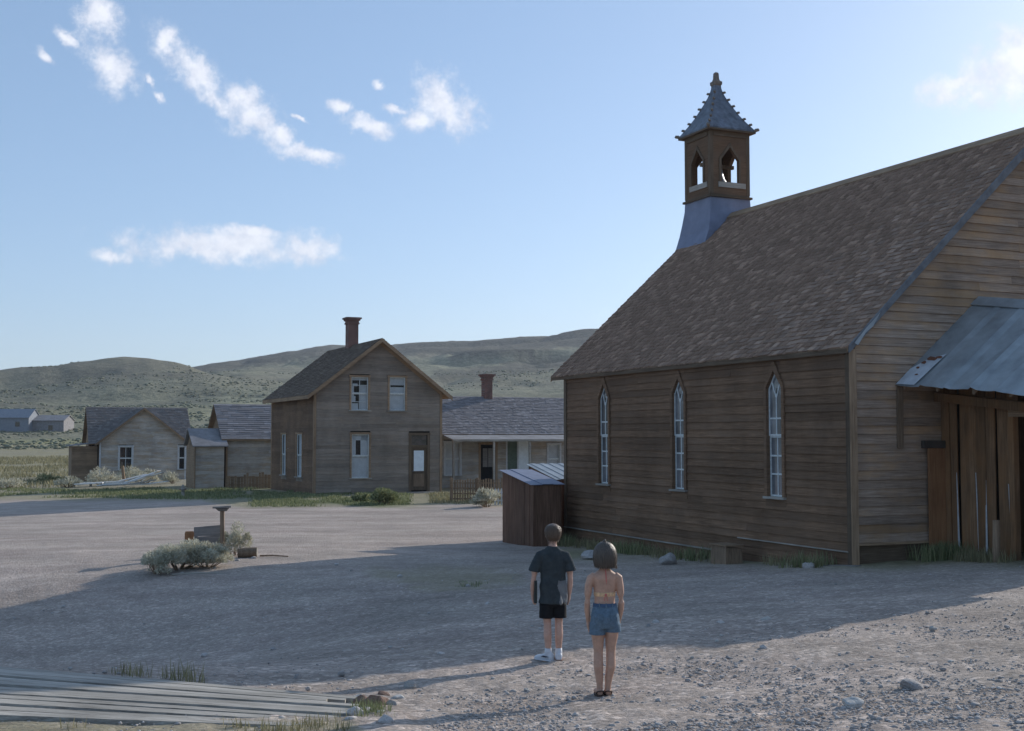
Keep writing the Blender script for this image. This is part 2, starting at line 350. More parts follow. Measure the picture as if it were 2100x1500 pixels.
# ================================================================ terrain
ctrl = []
def cpx(u, v, z): ctrl.append(tuple(at_z(u, v, z)))
def cxy(x, y, z): ctrl.append((x, y, z))
DROP = .75
for a in [(1748, 1158, -2.33), (1895, 1140, -2.25), (2062, 1137, -2.22), (1160, 1112, -2.81), (1450, 1150, -2.6), (1030, 1115, -2.85),
          (1135, 1357, -2.25), (1237, 1430, -2.2), (1050, 1500, -2.05), (2100, 1500, -1.75), (1800, 1300, -2.1), (1500, 1250, -2.3),
          (740, 1425, -2.2), (300, 1470, -2.05), (0, 1440, -2.05), (300, 1400, -2.15), (0, 1375, -2.15), (-300, 1390, -2.15),
          (430, 1165, -2.75), (0, 1225, -2.8 - .3 * DROP), (600, 1140, -2.75), (850, 1080, -2.9), (643, 1015, -2.8), (905, 1012, -2.8), (960, 1000, -2.8),
          (400, 1010, -2.95), (200, 995, -3.1), (0, 1010, -3.2), (1000, 1040, -2.85)]: cpx(*a)
for a in [(-6, 8, -2.2), (0, 4, -1.75), (0, 0, -1.65), (6, 4, -1.6), (-8, 2, -1.8), (12, 12, -1.75), (18, 24, -1.9),
          (-8, 18, -2.75 - DROP), (-5, 16.5, -2.6 - .8 * DROP), (-1, 18, -2.55 - .2 * DROP), (-14, 16, -2.8 - DROP),
          (0, 90, -3), (30, 90, -2.5), (-50, 90, -3.3), (40, 50, -2.2), (30, 20, -1.7), (-35, 40, -3.4), (-30, 15, -3.2), (-20, -10, -2), (20, -10, -1.2),
          (0, -60, -1.5), (60, 0, -1), (-60, 0, -3), (80, 90, -2), (-90, 90, -3.3)]: cxy(*a)
ctrl = np.array(ctrl); CA = ctrl[:, :2]; CN = len(CA)
def tps(r): return np.where(r > 0, r * r * np.log(r + 1e-9), 0)
_K = tps(np.linalg.norm(CA[:, None] - CA[None], axis=2)) + np.eye(CN) * .6; _P = np.c_[np.ones(CN), CA]
_sol = np.linalg.solve(np.block([[_K, _P], [_P.T, np.zeros((3, 3))]]), np.r_[ctrl[:, 2], 0, 0, 0])
def near_h(x, y):
    out = np.empty(x.shape)
    for i in range(0, len(x), 40000):
        xs, ys = x[i:i + 40000], y[i:i + 40000]
        r = np.sqrt((xs[:, None] - CA[:, 0]) ** 2 + (ys[:, None] - CA[:, 1]) ** 2)
        out[i:i + 40000] = tps(r) @ _sol[:CN] + _sol[CN] + _sol[CN + 1] * xs + _sol[CN + 2] * ys
    return out
FU = np.array([-900, -200, 0, 100, 170, 250, 300, 350, 385, 480, 600, 680, 780, 860, 960, 1000, 1100, 1220, 1600, 2700], float)
crest1 = np.array([800, 778, 768, 757, 748, 742, 744, 752, 760, 770, 776, 778, 778, 778, 776, 775, 772, 768, 760, 750], float)
crest2 = np.array([830, 800, 790, 785, 778, 772, 768, 764, 759, 742, 720, 708, 706, 702, 700, 697, 688, 674, 630, 560], float)
ones = np.ones(len(FU)); right = np.clip((FU - 820) / 120, 0, 1)
rows = [(80, 990 * ones), (110, 963 * ones), (200, 931 * ones), (255, 898 - 12 * np.clip(FU / 800, 0, 1)), (350, 838 - 6 * np.clip(FU / 600, 0, 1)), (415, 822 - 8 * np.clip(FU / 600, 0, 1)),
        (470, crest1 * .45 + 818 * .55), (560, crest1), (600, crest1 + np.where(FU < 400, 6, -1)), (690, np.where(FU < 385, crest1 + 60, crest2 * .35 + 778 * .65)),
        (760, np.where(FU < 385, crest1 + 90, crest2 * .42 + 778 * .58 + 2)), (772, np.where(FU < 385, crest1 + 90, crest2 * .42 + 778 * .58 - 22 * right)),
        (930, np.where(FU < 385, crest1 + 90, crest2 * .80 + 762 * .20)), (1085, np.where(FU < 360, crest1 + 70, crest2 + 17 + 5 * right)), (1103, np.where(FU < 360, crest1 + 40, crest2)),
        (1200, np.where(FU < 360, crest1 + 60, crest2 + 6)), (1500, crest2 + 60), (2600, 893 * ones)]
RR = np.array([q[0] for q in rows], float); RZ = np.array([(893 - q[1]) / F * q[0] for q in rows])       # (rows, FU)
def far_h(x, y):
    r = np.hypot(x, y); az = np.arctan2(x, np.maximum(y, 1e-3)); az = np.where(y <= 0, np.sign(x) * 1.5, az)
    u = 1050 + F * np.tan(np.clip(az, -.7, .6)); u = np.clip(u, -899, 2699)
    ui = np.clip(np.searchsorted(FU, u) - 1, 0, len(FU) - 2); uf = (u - FU[ui]) / (FU[ui + 1] - FU[ui]); uf = uf * uf * (3 - 2 * uf) * .5 + uf * .5
    rc = np.clip(r, RR[0], RR[-1] - 1); ri = np.clip(np.searchsorted(RR, rc, side='right') - 1, 0, len(RR) - 2); rf = (rc - RR[ri]) / (RR[ri + 1] - RR[ri])
    a = RZ[ri, ui] * (1 - uf) + RZ[ri, ui + 1] * uf; b = RZ[ri + 1, ui] * (1 - uf) + RZ[ri + 1, ui + 1] * uf
    z = a * (1 - rf) + b * rf
    return z + (fbm(x / 60, y / 60, 5) - .47) * np.clip((r - 250) / 250, 0, 1) * 7 - np.maximum(0, .09 - np.abs(fbm(x / 90, y / 90, 15) - .47)) * np.clip((r - 300) / 200, 0, 1) * 34 + (fbm(x / 14, y / 14, 9, 3) - .44) * np.clip((r - 230) / 200, 0, 1) * 2.0
def Hh(x, y):                            # terrain height in world z
    x = np.atleast_1d(np.asarray(x, float)); y = np.atleast_1d(np.asarray(y, float)); r = np.hypot(x, y)
    t = np.clip((r - 82) / 40, 0, 1); t = t * t * (3 - 2 * t)
    nr = near_h(x * np.minimum(1, 125 / np.maximum(r, 1)), y * np.minimum(1, 125 / np.maximum(r, 1)))
    return nr * (1 - t) + far_h(x, y) * t + ZC
def gz(x, y): return float(Hh(x, y)[0])
def ground_pt(u, v, zguess=-2.6):        # pixel -> point on the terrain
    d = ray(u, v); t = np.linspace(3, 240, 6000); X = d[0] * t; Y = d[1] * t; Z = d[2] * t + ZC
    k = int(np.argmax(Z < Hh(X, Y))); return Vector((X[k], Y[k], gz(X[k], Y[k])))

def ground_material(far):
    m, nt, N, Lk, P = mat_base('sage_hillside' if far else 'dirt_and_gravel')
    geo = N.new('ShaderNodeNewGeometry'); pos = geo.outputs['Position']
    va = N.new('ShaderNodeVertexColor'); va.layer_name = 'zone'; s = N.new('ShaderNodeSeparateColor'); Lk.new(va.outputs[0], s.inputs[0])
    if far:
        big = noise(N, Lk, pos, .012, 5, .6); mid = noise(N, Lk, pos, .06, 6, .7); sm = noise(N, Lk, pos, .35, 4, .7)
        c = ramp(N, Lk, sm, [(.36, (.10, .11, .076)), (.5, (.185, .192, .13)), (.62, (.31, .30, .205))])
        c2 = ramp(N, Lk, mid, [(.38, (.115, .122, .088)), (.6, (.27, .265, .18))])
        c = mixc(N, Lk, .5, c, c2)
        c = mixc(N, Lk, ramp(N, Lk, big, [(.42, 0.0), (.6, .45)]), c, (.19, .165, .125))
        c = mixc(N, Lk, s.outputs[0], c, (.30, .29, .125))
        c = mixc(N, Lk, s.outputs[1], c, ramp(N, Lk, sm, [(.38, (.050, .054, .046)), (.62, (.125, .122, .095))]))
        Lk.new(c, P.inputs['Base Color']); bump(N, Lk, P, sm, .8, 1.0)
    else:
        big = noise(N, Lk, pos, .35, 5, .6); mid = noise(N, Lk, pos, 2.2, 6, .65); fine = noise(N, Lk, pos, 26, 5, .75)
        vo = N.new('ShaderNodeTexVoronoi'); vo.inputs['Scale'].default_value = 17; Lk.new(pos, vo.inputs['Vector'])
        vs = N.new('ShaderNodeSeparateColor'); Lk.new(vo.outputs['Color'], vs.inputs[0])
        c = ramp(N, Lk, mid, [(.3, (0.333, 0.272, 0.235)), (.7, (0.476, 0.399, 0.350))])
        c = mixc(N, Lk, ramp(N, Lk, big, [(.4, 0.0), (.65, .5)]), c, (0.328, 0.288, 0.248))
        c = mixc(N, Lk, 1.0, c, ramp(N, Lk, fine, [(.3, .62), (.5, 1.0), (.72, 1.35)]), 'MULTIPLY')
        trk = noise(N, Lk, pos, .5, 5, .65, (.6, 1.1, 1)); c = mixc(N, Lk, 1.0, c, ramp(N, Lk, trk, [(.32, .80), (.5, 1.0), (.66, 1.16)]), 'MULTIPLY')
        wt = N.new('ShaderNodeTexWave'); wt.wave_type = 'BANDS'; wt.bands_direction = 'Y'; wt.inputs['Scale'].default_value = .20; wt.inputs['Distortion'].default_value = 5.5; wt.inputs['Detail'].default_value = 3; wt.inputs['Detail Scale'].default_value = .35
        mpw = N.new('ShaderNodeMapping'); mpw.inputs[2].default_value = (0, 0, .16); mpw.inputs[3].default_value = (.30, 1, 1); Lk.new(pos, mpw.inputs[0]); Lk.new(mpw.outputs[0], wt.inputs[0])
        c = mixc(N, Lk, 1.0, c, ramp(N, Lk, wt.outputs['Fac'], [(.0, .95), (.3, 1.0), (.8, 1.01), (1.0, 1.05)]), 'MULTIPLY')
        pat = noise(N, Lk, pos, 1.1, 6, .7); c = mixc(N, Lk, ramp(N, Lk, pat, [(.56, 0.0), (.68, .35)]), c, (.17, .145, .12))
        peb = mixc(N, Lk, 1.0, c, ramp(N, Lk, vs.outputs[0], [(0, .7), (.8, 1.1), (1, 1.7)]), 'MULTIPLY')
        c = mixc(N, Lk, s.outputs[1], c, peb)
        gn = noise(N, Lk, pos, 5, 5, .7)
        gc = ramp(N, Lk, gn, [(.35, (0.075, 0.094, 0.040)), (.65, (0.194, 0.206, 0.100))])
        c = mixc(N, Lk, s.outputs[0], c, gc)
        dc = ramp(N, Lk, gn, [(.35, (0.213, 0.188, 0.106)), (.65, (0.362, 0.325, 0.188))])
        c = mixc(N, Lk, s.outputs[2], c, dc)
        Lk.new(c, P.inputs['Base Color'])
        ad = N.new('ShaderNodeMath'); ad.operation = 'MULTIPLY_ADD'; ad.inputs[1].default_value = -.6; Lk.new(vo.outputs['Distance'], ad.inputs[0]); Lk.new(fine, ad.inputs[2])
        bump(N, Lk, P, ad.outputs[0], .8, .025)
    P.inputs['Roughness'].default_value = .95; P.inputs['Specular IOR Level'].default_value = .15
    return m
def poly_mask(U, V, pts, soft):
    """soft mask inside a convex pixel polygon"""
    m = np.ones(U.shape); pts = np.array(pts, float); c = pts.mean(0)
    for i in range(len(pts)):
        a, b = pts[i], pts[(i + 1) % len(pts)]; n = np.array([-(b - a)[1], (b - a)[0]]); n /= np.linalg.norm(n)
        if (c - a) @ n < 0: n = -n
        m = np.minimum(m, np.clip(((U - a[0]) * n[0] + (V - a[1]) * n[1]) / soft + .5, 0, 1))
    return m
def build_ground():
    az = np.concatenate([np.radians(np.arange(-180, -34, 6.0)), np.radians(np.arange(-34, 34, .125)), np.radians(np.arange(34, 180.1, 6.0))])
    for nm, r0, r1, st, far in (('ground', .6, 230, .016, False), ('hills', 230, 2600, .014, True)):
        n = int(math.log(r1 / r0) / st); rr = r0 * np.exp(np.linspace(0, math.log(r1 / r0), n))
        R, A = np.meshgrid(rr, az, indexing='ij'); X = (R * np.sin(A)).ravel(); Y = (R * np.cos(A)).ravel()
        Z = Hh(X, Y); Rf = R.ravel()
        d = Y * math.cos(PITCH) + (Z - ZC) * math.sin(PITCH); ok = d > .5; d = np.where(ok, d, 1)
        U = np.where(ok, 1050 + F * X / d, -5000); V = np.where(ok, 750 - F * (-Y * math.sin(PITCH) + (Z - ZC) * math.cos(PITCH)) / d, 9000)
        zone = np.zeros((len(X), 3)); wob = (fbm(X / 2.5, Y / 2.5, 3) - .47)
        if not far:
            Uw = U + wob * 90; Vw = V + wob * 16
            lot = np.maximum.reduce([poly_mask(Uw, Vw, [(-900, 940), (380, 940), (520, 985), (520, 1026), (-900, 1024)], 8),
                                     poly_mask(Uw, Vw, [(380, 960), (1180, 960), (1180, 1034), (840, 1038), (520, 1042), (430, 1030)], 8)])
            grs = lot * np.clip(fbm(X / 4, Y / 4, 11) * 2.6 - .65, 0, 1)
            zone[:, 0] = grs * np.where(Rf < 75, 1, .55)
            zone[:, 2] = np.maximum(lot * (1 - grs) * .8, 0)
            yel = np.clip((Rf - 88) / 12, 0, 1); zone[:, 2] = np.maximum(zone[:, 2] * (1 - yel), yel * np.clip(.5 + 1.4 * wob, 0, .75)); zone[:, 0] = np.maximum(zone[:, 0] * (1 - yel), yel * .5)
            base = poly_mask(Uw, Vw, [(1150, 1095), (1150, 1152), (1700, 1172), (2150, 1165), (2150, 1110)], 14) * np.clip(wob * 3 + .5, 0, 1)
            zone[:, 2] = np.maximum(zone[:, 2], base * .6); zone[:, 0] = np.maximum(zone[:, 0], base * np.clip(wob * 4, 0, .5))
            bank = poly_mask(Uw, Vw, [(-900, 1470), (700, 1478), (760, 1530), (760, 1700), (-900, 1700)], 20); zone[:, 2] = np.maximum(zone[:, 2], bank * .55); zone[:, 0] = np.maximum(zone[:, 0], bank * np.clip(wob * 3 + .3, 0, .7))
            tuft = poly_mask(Uw, Vw, [(770, 1160), (1080, 1160), (1080, 1235), (770, 1235)], 40) * np.clip(wob * 5, 0, .45); zone[:, 2] = np.maximum(zone[:, 2], tuft)
            zone[:, 1] = np.clip(1.15 - Rf / 34, 0, 1)
            amp = np.clip(1.3 - Rf / 40, .15, 1)
            rocky = np.clip((U - 700) / 500, 0, 1) * np.clip((V - 1180) / 120, 0, 1)
            Z = Z + amp * ((fbm(X * 1.1, Y * 1.1, 21, 3) - .44) * .09 + (fbm(X * 6, Y * 6, 31, 3) - .44) * (.03 + .025 * rocky))
        else:
            zone[:, 0] = np.clip(1 - (Rf - 235) / 18, 0, 1) * .6 + poly_mask(U, V, [(100, 838), (1220, 812), (1220, 840), (100, 870)], 10) * .18
            left = poly_mask(U + wob * 60, V + wob * 30, [(-300, 730), (385, 735), (470, 800), (430, 836), (-300, 842)], 22) * (Rf < 640) * np.clip(.62 + 1.3 * (fbm(X / 40, Y / 40, 61) - .47), .2, .95)
            cr = np.interp(U, FU, crest2); band = np.clip((19 + .022 * np.clip(U - 385, 0, 900) + wob * 26 - (V - cr)) / 5, 0, 1) * (Rf > 640)
            b2 = poly_mask(U + wob * 50, V + wob * 16, [(890, 764), (1180, 728), (1200, 742), (1180, 760), (900, 782)], 8) * (Rf > 500)
            zone[:, 1] = np.maximum.reduce([left * .85, band, b2 * .9])  # dark brush colour that also paints the shade of these slopes
        na = len(az); idx = np.arange(n * na).reshape(n, na)
        Fc = np.stack([idx[:-1, :-1], idx[:-1, 1:], idx[1:, 1:], idx[1:, :-1]], -1).reshape(-1, 4)[:, ::-1]
        o = np_mesh(nm, np.c_[X, Y, Z], Fc, ground_material(far), None, {'zone': zone}, True)
        tag(o, 'grey gravel and dirt street with grassy lots' if not far else 'sagebrush covered hills behind the town', None, None, 'structure')
build_ground()

# ================================================================ building pieces
def boards(root, O, ax, an, lo, hi, z0, z1, expo, mat, holes=(), th=.022, joint=3.2, name='siding_board', jit=.0065):
    """horizontal siding; lo(z)/hi(z) give the ends, holes are functions z -> (a0,a1) or None. Each board is one mesh."""
    O = np.array(O, float); ax = np.array(ax, float); an = np.array(an, float); up = np.array([0, 0, 1.])
    n = max(1, int(round((z1 - z0) / expo))); e = (z1 - z0) / n; made = []
    for i in range(n):
        zb, zt = z0 + i * e, z0 + (i + 1) * e
        segs = [(lo(zb), hi(zb), lo(zt), hi(zt))]
        a0, a1, t0, t1 = segs[0]
        if t1 - t0 < .02: t0 = t1 = (t0 + t1) / 2
        cuts = []
        for h in holes:
            q = h(zb, zt)
            if q: cuts.append(q)
        cuts.sort(); spans = []; cur = a0; curt = t0
        for (c0, c1) in cuts:
            spans.append((cur, c0, curt, c0)); cur = curt = c1
        spans.append((cur, a1, curt, t1))
        for (s0, s1, q0, q1) in spans:
            if s1 - s0 < .04: continue
            parts = [(s0, s1, q0, q1)]
            if s1 - s0 > joint * .9:
                k = max(1, int((s1 - s0) / joint)); xs = sorted(s0 + (j + 1 + random.uniform(-.35, .35)) * (s1 - s0) / (k + 1) for j in range(k)); xs = [x for x in xs if max(s0, q0) + .1 < x < min(s1, q1) - .1]
                ed = [s0] + xs + [s1]; et = [q0] + xs + [q1]
                parts = [(ed[j] + (.002 if j else 0), ed[j + 1], et[j] + (.002 if j else 0), et[j + 1]) for j in range(len(ed) - 1)]
            for (p0, p1, r0, r1) in parts:
                d1 = random.uniform(-jit, jit); d2 = random.uniform(-jit, jit); tb = th + random.uniform(-jit, jit) * .8; sag = random.uniform(-jit, jit)
                B = []
                for (a, z, o) in ((p0, zb + d1, 0), (p1, zb + d2, 0), (p1, zb + d2, tb), (p0, zb + d1, tb + sag)): B.append(O + ax * a + up * z + an * o)
                T = []
                for (a, z, o) in ((r0, zt, 0), (r1, zt, 0), (r1, zt, .006), (r0, zt, .006)): T.append(O + ax * a + up * z + an * o)
                made.append(MB().hexa(B, T).build(name, mat, root))
    return made
def rect_hole(a0, a1, z0, z1):
    return lambda zb, zt: (a0, a1) if (zt > z0 + .03 and zb < z1 - .03) else None
def course_roof(name, root, E0, E1, R0, R1, mat, expo=.14, th=.02, wid=.16, under=.05):
    """shingled slope from eave E0-E1 to ridge R0-R1 as stepped courses of separate tabs in one mesh"""
    E0, E1, R0, R1 = [np.array(q, float) for q in (E0, E1, R0, R1)]
    sl = np.linalg.norm(R0 - E0); n = int(sl / expo); nn = np.cross(E1 - E0, R0 - E0); nn /= np.linalg.norm(nn)
    if nn[2] < 0: nn = -nn
    V = []; Fc = []; T = []
    for i in range(n):
        f0 = i / n; f1 = min(1, (i + 1.15) / n)
        A0, A1 = E0 + (R0 - E0) * f0, E1 + (R1 - E1) * f0; B0, B1 = E0 + (R0 - E0) * f1, E1 + (R1 - E1) * f1
        L = np.linalg.norm(A1 - A0); xs = [0.0]
        while xs[-1] < 1: xs.append(min(1, xs[-1] + random.uniform(.6, 1.4) * wid / L))
        for j in range(len(xs) - 1):
            x0, x1 = xs[j] + .004 / L, xs[j + 1]; dz = random.uniform(-.02, .012); t = th * random.uniform(.6, 1.5)
            dn = (E0 - R0) / sl * dz
            b = len(V); p, q = A0 + (A1 - A0) * x0 + dn, A0 + (A1 - A0) * x1 + dn; r, s = B0 + (B1 - B0) * x1, B0 + (B1 - B0) * x0
            V += [p, q, p + nn * t, q + nn * t, r + nn * .003, s + nn * .003]
            Fc += [(b, b + 1, b + 3, b + 2), (b + 2, b + 3, b + 4, b + 5), (b, b + 2, b + 5, b), (b + 1, b + 4, b + 3, b + 1)]
            T += [random.random()] * 6
    V = np.array(V); T = np.array(T)
    me = bpy.data.meshes.new(name); me.from_pydata([tuple(v) for v in V], [], [tuple(dict.fromkeys(f)) for f in Fc]); me.update()
    at = me.color_attributes.new('tint', 'FLOAT_COLOR', 'POINT'); c = np.ones((len(V), 4), np.float32); c[:, 0] = T; at.data.foreach_set('color', c.ravel())
    me.materials.append(mat); o = bpy.data.objects.new(name, me); COL.objects.link(o); o.parent = root
    return o
def slab(name, root, pts, off, mat): return MB().prism(pts, off).build(name, mat, root)

def rect_window(root, O, ax, an, a0, a1, z0, z1, sash='white_sash', case='trim_h', blind=(0, 1), cols=2, rws=2, double=True, casew=.09, pane='pane', blindmat='blind'):
    """window part: casing, sill, sashes, one pane object per light, blind behind"""
    O = np.array(O, float); ax = np.array(ax, float); an = np.array(an, float); up = np.array([0, 0, 1.])
    def bx(mb, u0, u1, w0, w1, d0, d1):
        q = [O + ax * a + up * z + an * d for (a, z, d) in ((u0, w0, d0), (u1, w0, d0), (u1, w0, d1), (u0, w0, d1))]; t = [p + up * (w1 - w0) for p in q]; mb.hexa(q, t); return mb
    win = MB(); k = casew
    bx(win, a0 - k, a0, z0 - .02, z1 + .0, -.03, .045); bx(win, a1, a1 + k, z0 - .02, z1, -.03, .045); bx(win, a0 - k - .03, a1 + k + .03, z1, z1 + k, -.03, .055)
    w = win.build('window', M[case], root)
    bx(MB(), a0 - k - .05, a1 + k + .05, z0 - .075, z0 - .02, -.03, .10).build('sill', M['sill'], w)
    bx(MB(), a0 - k - .01, a1 + k + .01, z0 - .24, z0 - .076, -.03, .013).build('apron_board', M['house_side'] if case == 'trim_h' else M['cottage_side'], w)
    zs = [(z0 - .02, z1)] if not double else [(z0 - .02, (z0 + z1) / 2), ((z0 + z1) / 2, z1)]
    for si, (b, t) in enumerate(zs):
        dd = -.02 if si == 0 else .0
        s = MB(); q = .045
        bx(s, a0, a0 + q, b, t, -.055 + dd, -.012 + dd); bx(s, a1 - q, a1, b, t, -.055 + dd, -.012 + dd); bx(s, a0 + q, a1 - q, b, b + q, -.055 + dd, -.014 + dd); bx(s, a0 + q, a1 - q, t - q, t, -.055 + dd, -.014 + dd)
        ia, ib, ja, jb = a0 + q, a1 - q, b + q, t - q
        for c in range(1, cols): xx = ia + (ib - ia) * c / cols; bx(s, xx - .012, xx + .012, ja, jb, -.05 + dd, -.018 + dd)
        rr = max(1, rws // (2 if double else 1))
        for r in range(1, rr): zz = ja + (jb - ja) * r / rr; bx(s, ia, ib, zz - .012, zz + .012, -.048 + dd, -.02 + dd)
        s.build('sash', M[sash], w)
        for c in range(cols):
            for r in range(rr):
                p = MB(); bx(p, ia + (ib - ia) * c / cols + .001, ia + (ib - ia) * (c + 1) / cols - .001, ja + (jb - ja) * r / rr + .001, ja + (jb - ja) * (r + 1) / rr - .001, -.040 + dd, -.035 + dd)
                p.build('pane', M[pane], w)
    if blind:
        for (p, q, x0, x1) in (blind if isinstance(blind[0], tuple) else [(blind[0], blind[1], 0, 1)]):
            bx(MB(), a0 + .02 + (a1 - a0 - .04) * x0, a0 + .02 + (a1 - a0 - .04) * x1, z0 + (z1 - z0) * p, z0 + (z1 - z0) * q, -.115, -.105).build('blind', M[blindmat], w)
    bx(MB(), a0 - .01, a1 + .01, z0 - .02, z1, -.175, -.165).build('dark_backing', M['dark_inside'], w)
    return w

# ================================================================ church
def to_world(P): return Vector((P[0], P[1], P[2] + ZC))
CH = at_z(1748, 1150, -2.23)
church = tag(empty('church', to_world(CH), YAW), 'weathered brown wooden church with shingle roof and open belfry', 'church')
W, L, HR = 4.85, 11.45, 8.36
XO = .10; SL = (HR - 3.79) / (W + XO); HE = 3.79 + SL * XO                        # roof slope
def church_build():
    ch = church
    # inner walls (closed shell behind the siding)
    i = .20
    MB().prism([(i, i, -1.2), (2 * W - i, i, -1.2), (2 * W - i, i, HE - .1), (W, i, HR - .3), (i, i, HE - .1)], (0, L - 2 * i, 0)).build('wall', M['dark_inside'], ch)
    for (a, b) in (((2 * W - .02, 0, -1), (2 * W, L, HE)),):
        MB().box(a[0], b[0], a[1], b[1], a[2], b[2]).build('back_wall', M['church_side'], ch)
    slab('far_gable_wall', ch, [(0.02, L - .03, -1.2), (2 * W - .02, L - .03, -1.2), (2 * W - .02, L - .03, HE - .02), (W, L - .03, HR - .1), (.02, L - .03, HE - .02)], (0, .03, 0), M['church_side'])
    # --- side windows (gothic)
    yc = [2.22, 5.77, 9.28]; HWD = .245; ZB, ZS, ZT = 1.06, 3.15, 3.50; CW = .085
    def outer_hw(z):
        if z < ZB - .05 or z > ZT + .17: return None
        if z <= ZS + .02: return HWD + CW - .02
        return max(0, (HWD + CW - .02) * (1 - (z - ZS) / (ZT + .17 - ZS)))
    def hole(c):
        def f(zb, zt):
            h = outer_hw(min(zt, ZT + .16)) if zt > ZB + .03 and zb < ZT + .1 else None
            return (c - h, c + h) if h and h > .02 else None
        return f
    holes = [hole(c) for c in yc]
    # side wall: axis y, outward -x
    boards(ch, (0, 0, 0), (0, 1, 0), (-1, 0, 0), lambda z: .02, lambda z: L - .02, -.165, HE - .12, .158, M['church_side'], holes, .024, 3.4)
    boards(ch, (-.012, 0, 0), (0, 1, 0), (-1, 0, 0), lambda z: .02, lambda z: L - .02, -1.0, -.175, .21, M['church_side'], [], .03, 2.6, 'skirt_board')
    MB().box(-.085, -.002, 4.4, L, -.19, -.165).build('water_table', M['sill'], ch)
    MB().box(-.055, -.002, .05, 3.5, .135, .155).build('water_table', M['sill'], ch)
    MB().box(-.04, .0, .10, L - .01, HE - .20, HE - .115).build('frieze_board', M['church_side'], ch)
    # corner boards
    for (x0, x1, y0, y1, z0, mt) in ((-.045, .0, -.04, .07, -.25, 'dark_trim'), (-.043, .11, -.062, -.041, -.10, 'trim'), (-.045, .0, L - .10, L + .03, -.7, 'dark_trim')):
        MB().box(x0, x1, y0, y1, z0, HE - .10).build('corner_board', M[mt], ch)
    # gable wall facing the shed addition
    def glo(z): return .12 if z < HE else max(.12, (z - HE) / SL + .05)
    def ghi(z): return 2 * W - .05 if z < HE else min(2 * W - .05, 2 * W - (z - HE) / SL - .05)
    boards(ch, (0, 0, 0), (1, 0, 0), (0, -1, 0), glo, ghi, .30, HR - .14, .163, M['church_gable'], [], .026, 3.6)
    MB().box(.10, 2 * W - .05, -.05, -.002, .255, .30).build('sill_beam', M['trim_h'], ch)
    MB().box(.05, 2 * W - .05, .05, .11, -.8, .25).build('foundation', M['dark_trim_h'], ch)
    # windows
    for c in yc:
        hw = HWD
        def P(y, z, x): return (x, c + y, z)
        cas = MB()                       # pointed casing: two jambs and two raking pieces, proud of the siding
        for s in (-1, 1):
            o = hw + CW; inn = hw
            cas.prism([P(s * inn, ZB - .03, -.05), P(s * o, ZB - .03, -.05), P(s * o, ZS + .02, -.05), P(s * inn, ZS + .02, -.05)], (.16, 0, 0))
            cas.prism([P(s * inn, ZS + .02, -.052), P(s * o, ZS + .02, -.052), P(s * .03, ZT + .18, -.052), P(0, ZT + .18, -.052), P(0, ZT, -.052)], (.16, 0, 0))
        D = .03
        win = cas.build('window', M['church_side'], ch)
        MB().box(-.085, .05, c - hw - CW - .01, c + hw + CW + .01, ZB - .075, ZB - .03).build('sill', M['sill'], win)
        MB().box(-.020, .02, c - hw - CW + .002, c + hw + CW - .002, ZB - .23, ZB - .076).build('apron_board', M['church_side'], win)
        # sash frames: upper (with the point) slightly forward of the lower one
        zm = 2.22; q = .035
        up = MB(); dn = MB()
        for s in (-1, 1):
            up.prism([P(s * hw, zm, D-.012), P(s * (hw - q), zm, D-.012), P(s * (hw - q), ZS, D-.012), P(s * hw, ZS, D-.012)], (.03, 0, 0))
            up.prism([P(s * hw, ZS, D-.012), P(s * (hw - q), ZS, D-.012), P(0, ZT - .06, D-.012), P(0, ZT, D-.012)], (.03, 0, 0))
            up.prism([P(0, ZS - .18, D-.010), P(s * .02, ZS - .18, D-.010), P(s * hw * .62, ZS + .13, D-.010), P(s * hw * .5, ZS + .15, D-.010)], (.026, 0, 0))
            dn.prism([P(s * hw, ZB - .03, D+.008), P(s * (hw - q), ZB - .03, D+.008), P(s * (hw - q), zm, D+.008), P(s * hw, zm, D+.008)], (.03, 0, 0))
        for (mb, x, zs, za, zb) in ((up, D-.0115, (zm + .015, 2.56), zm, ZS - .1), (dn, D+.0085, (ZB - .01, 1.47, 1.83, zm - .02), ZB - .03, zm)):
            for z in zs: mb.box(x, x + .029, c - hw + q, c + hw - q, z - .017, z + .017)
            mb.box(x + .003, x + .027, c - .013, c + .013, za, zb)
        up.build('upper_sash', M['white_sash'], win); dn.build('lower_sash', M['white_sash'], win)
        for s in (-1, 1):
            for (z0, z1, x) in ((zm + .03, 2.545, .0), (2.575, ZS - .005, .0), (ZB + .005, 1.455, .022), (1.485, 1.815, .022), (1.845, zm - .035, .022)):
                a, b = sorted((s * .011, s * (hw - q + .004))); MB().box(x + D, x + D + .004, c + a, c + b, z0, z1).build('pane', M['pane_church'], win)
            MB().prism([P(s * .002, ZS, D), P(s * (hw - q), ZS, D), P(s * .002, ZT - .06, D)], (.004, 0, 0)).build('pane', M['pane_church'], win)
        MB().box(.15, .16, c - hw - .1, c + hw + .1, ZB - .1, ZT + .1).build('dark_backing', M['dark_inside'], win)
    # --- roof
    y0, y1 = -.09, L + .70; xo = XO
    def roofz(x): return HE + SL * x
    nrm = Vector((-SL, 0, 1)).normalized()
    for s in (0, 1):
        f = (lambda x: x) if s == 0 else (lambda x: 2 * W - x)
        slab('roof_deck', ch, [(f(-xo), y0 + .02, roofz(-xo)), (f(W), y0 + .02, HR), (f(W), y0 + .02, HR - .07), (f(-xo), y0 + .02, roofz(-xo) - .07)], (0, y1 - y0 - .04, 0), M['trim_h'])
    MB().box(-xo - .005, -xo + .02, y0 + .03, y1 - .03, roofz(-xo) - .09, roofz(-xo) - .002).build('fascia', M['dark_trim_h'], ch)
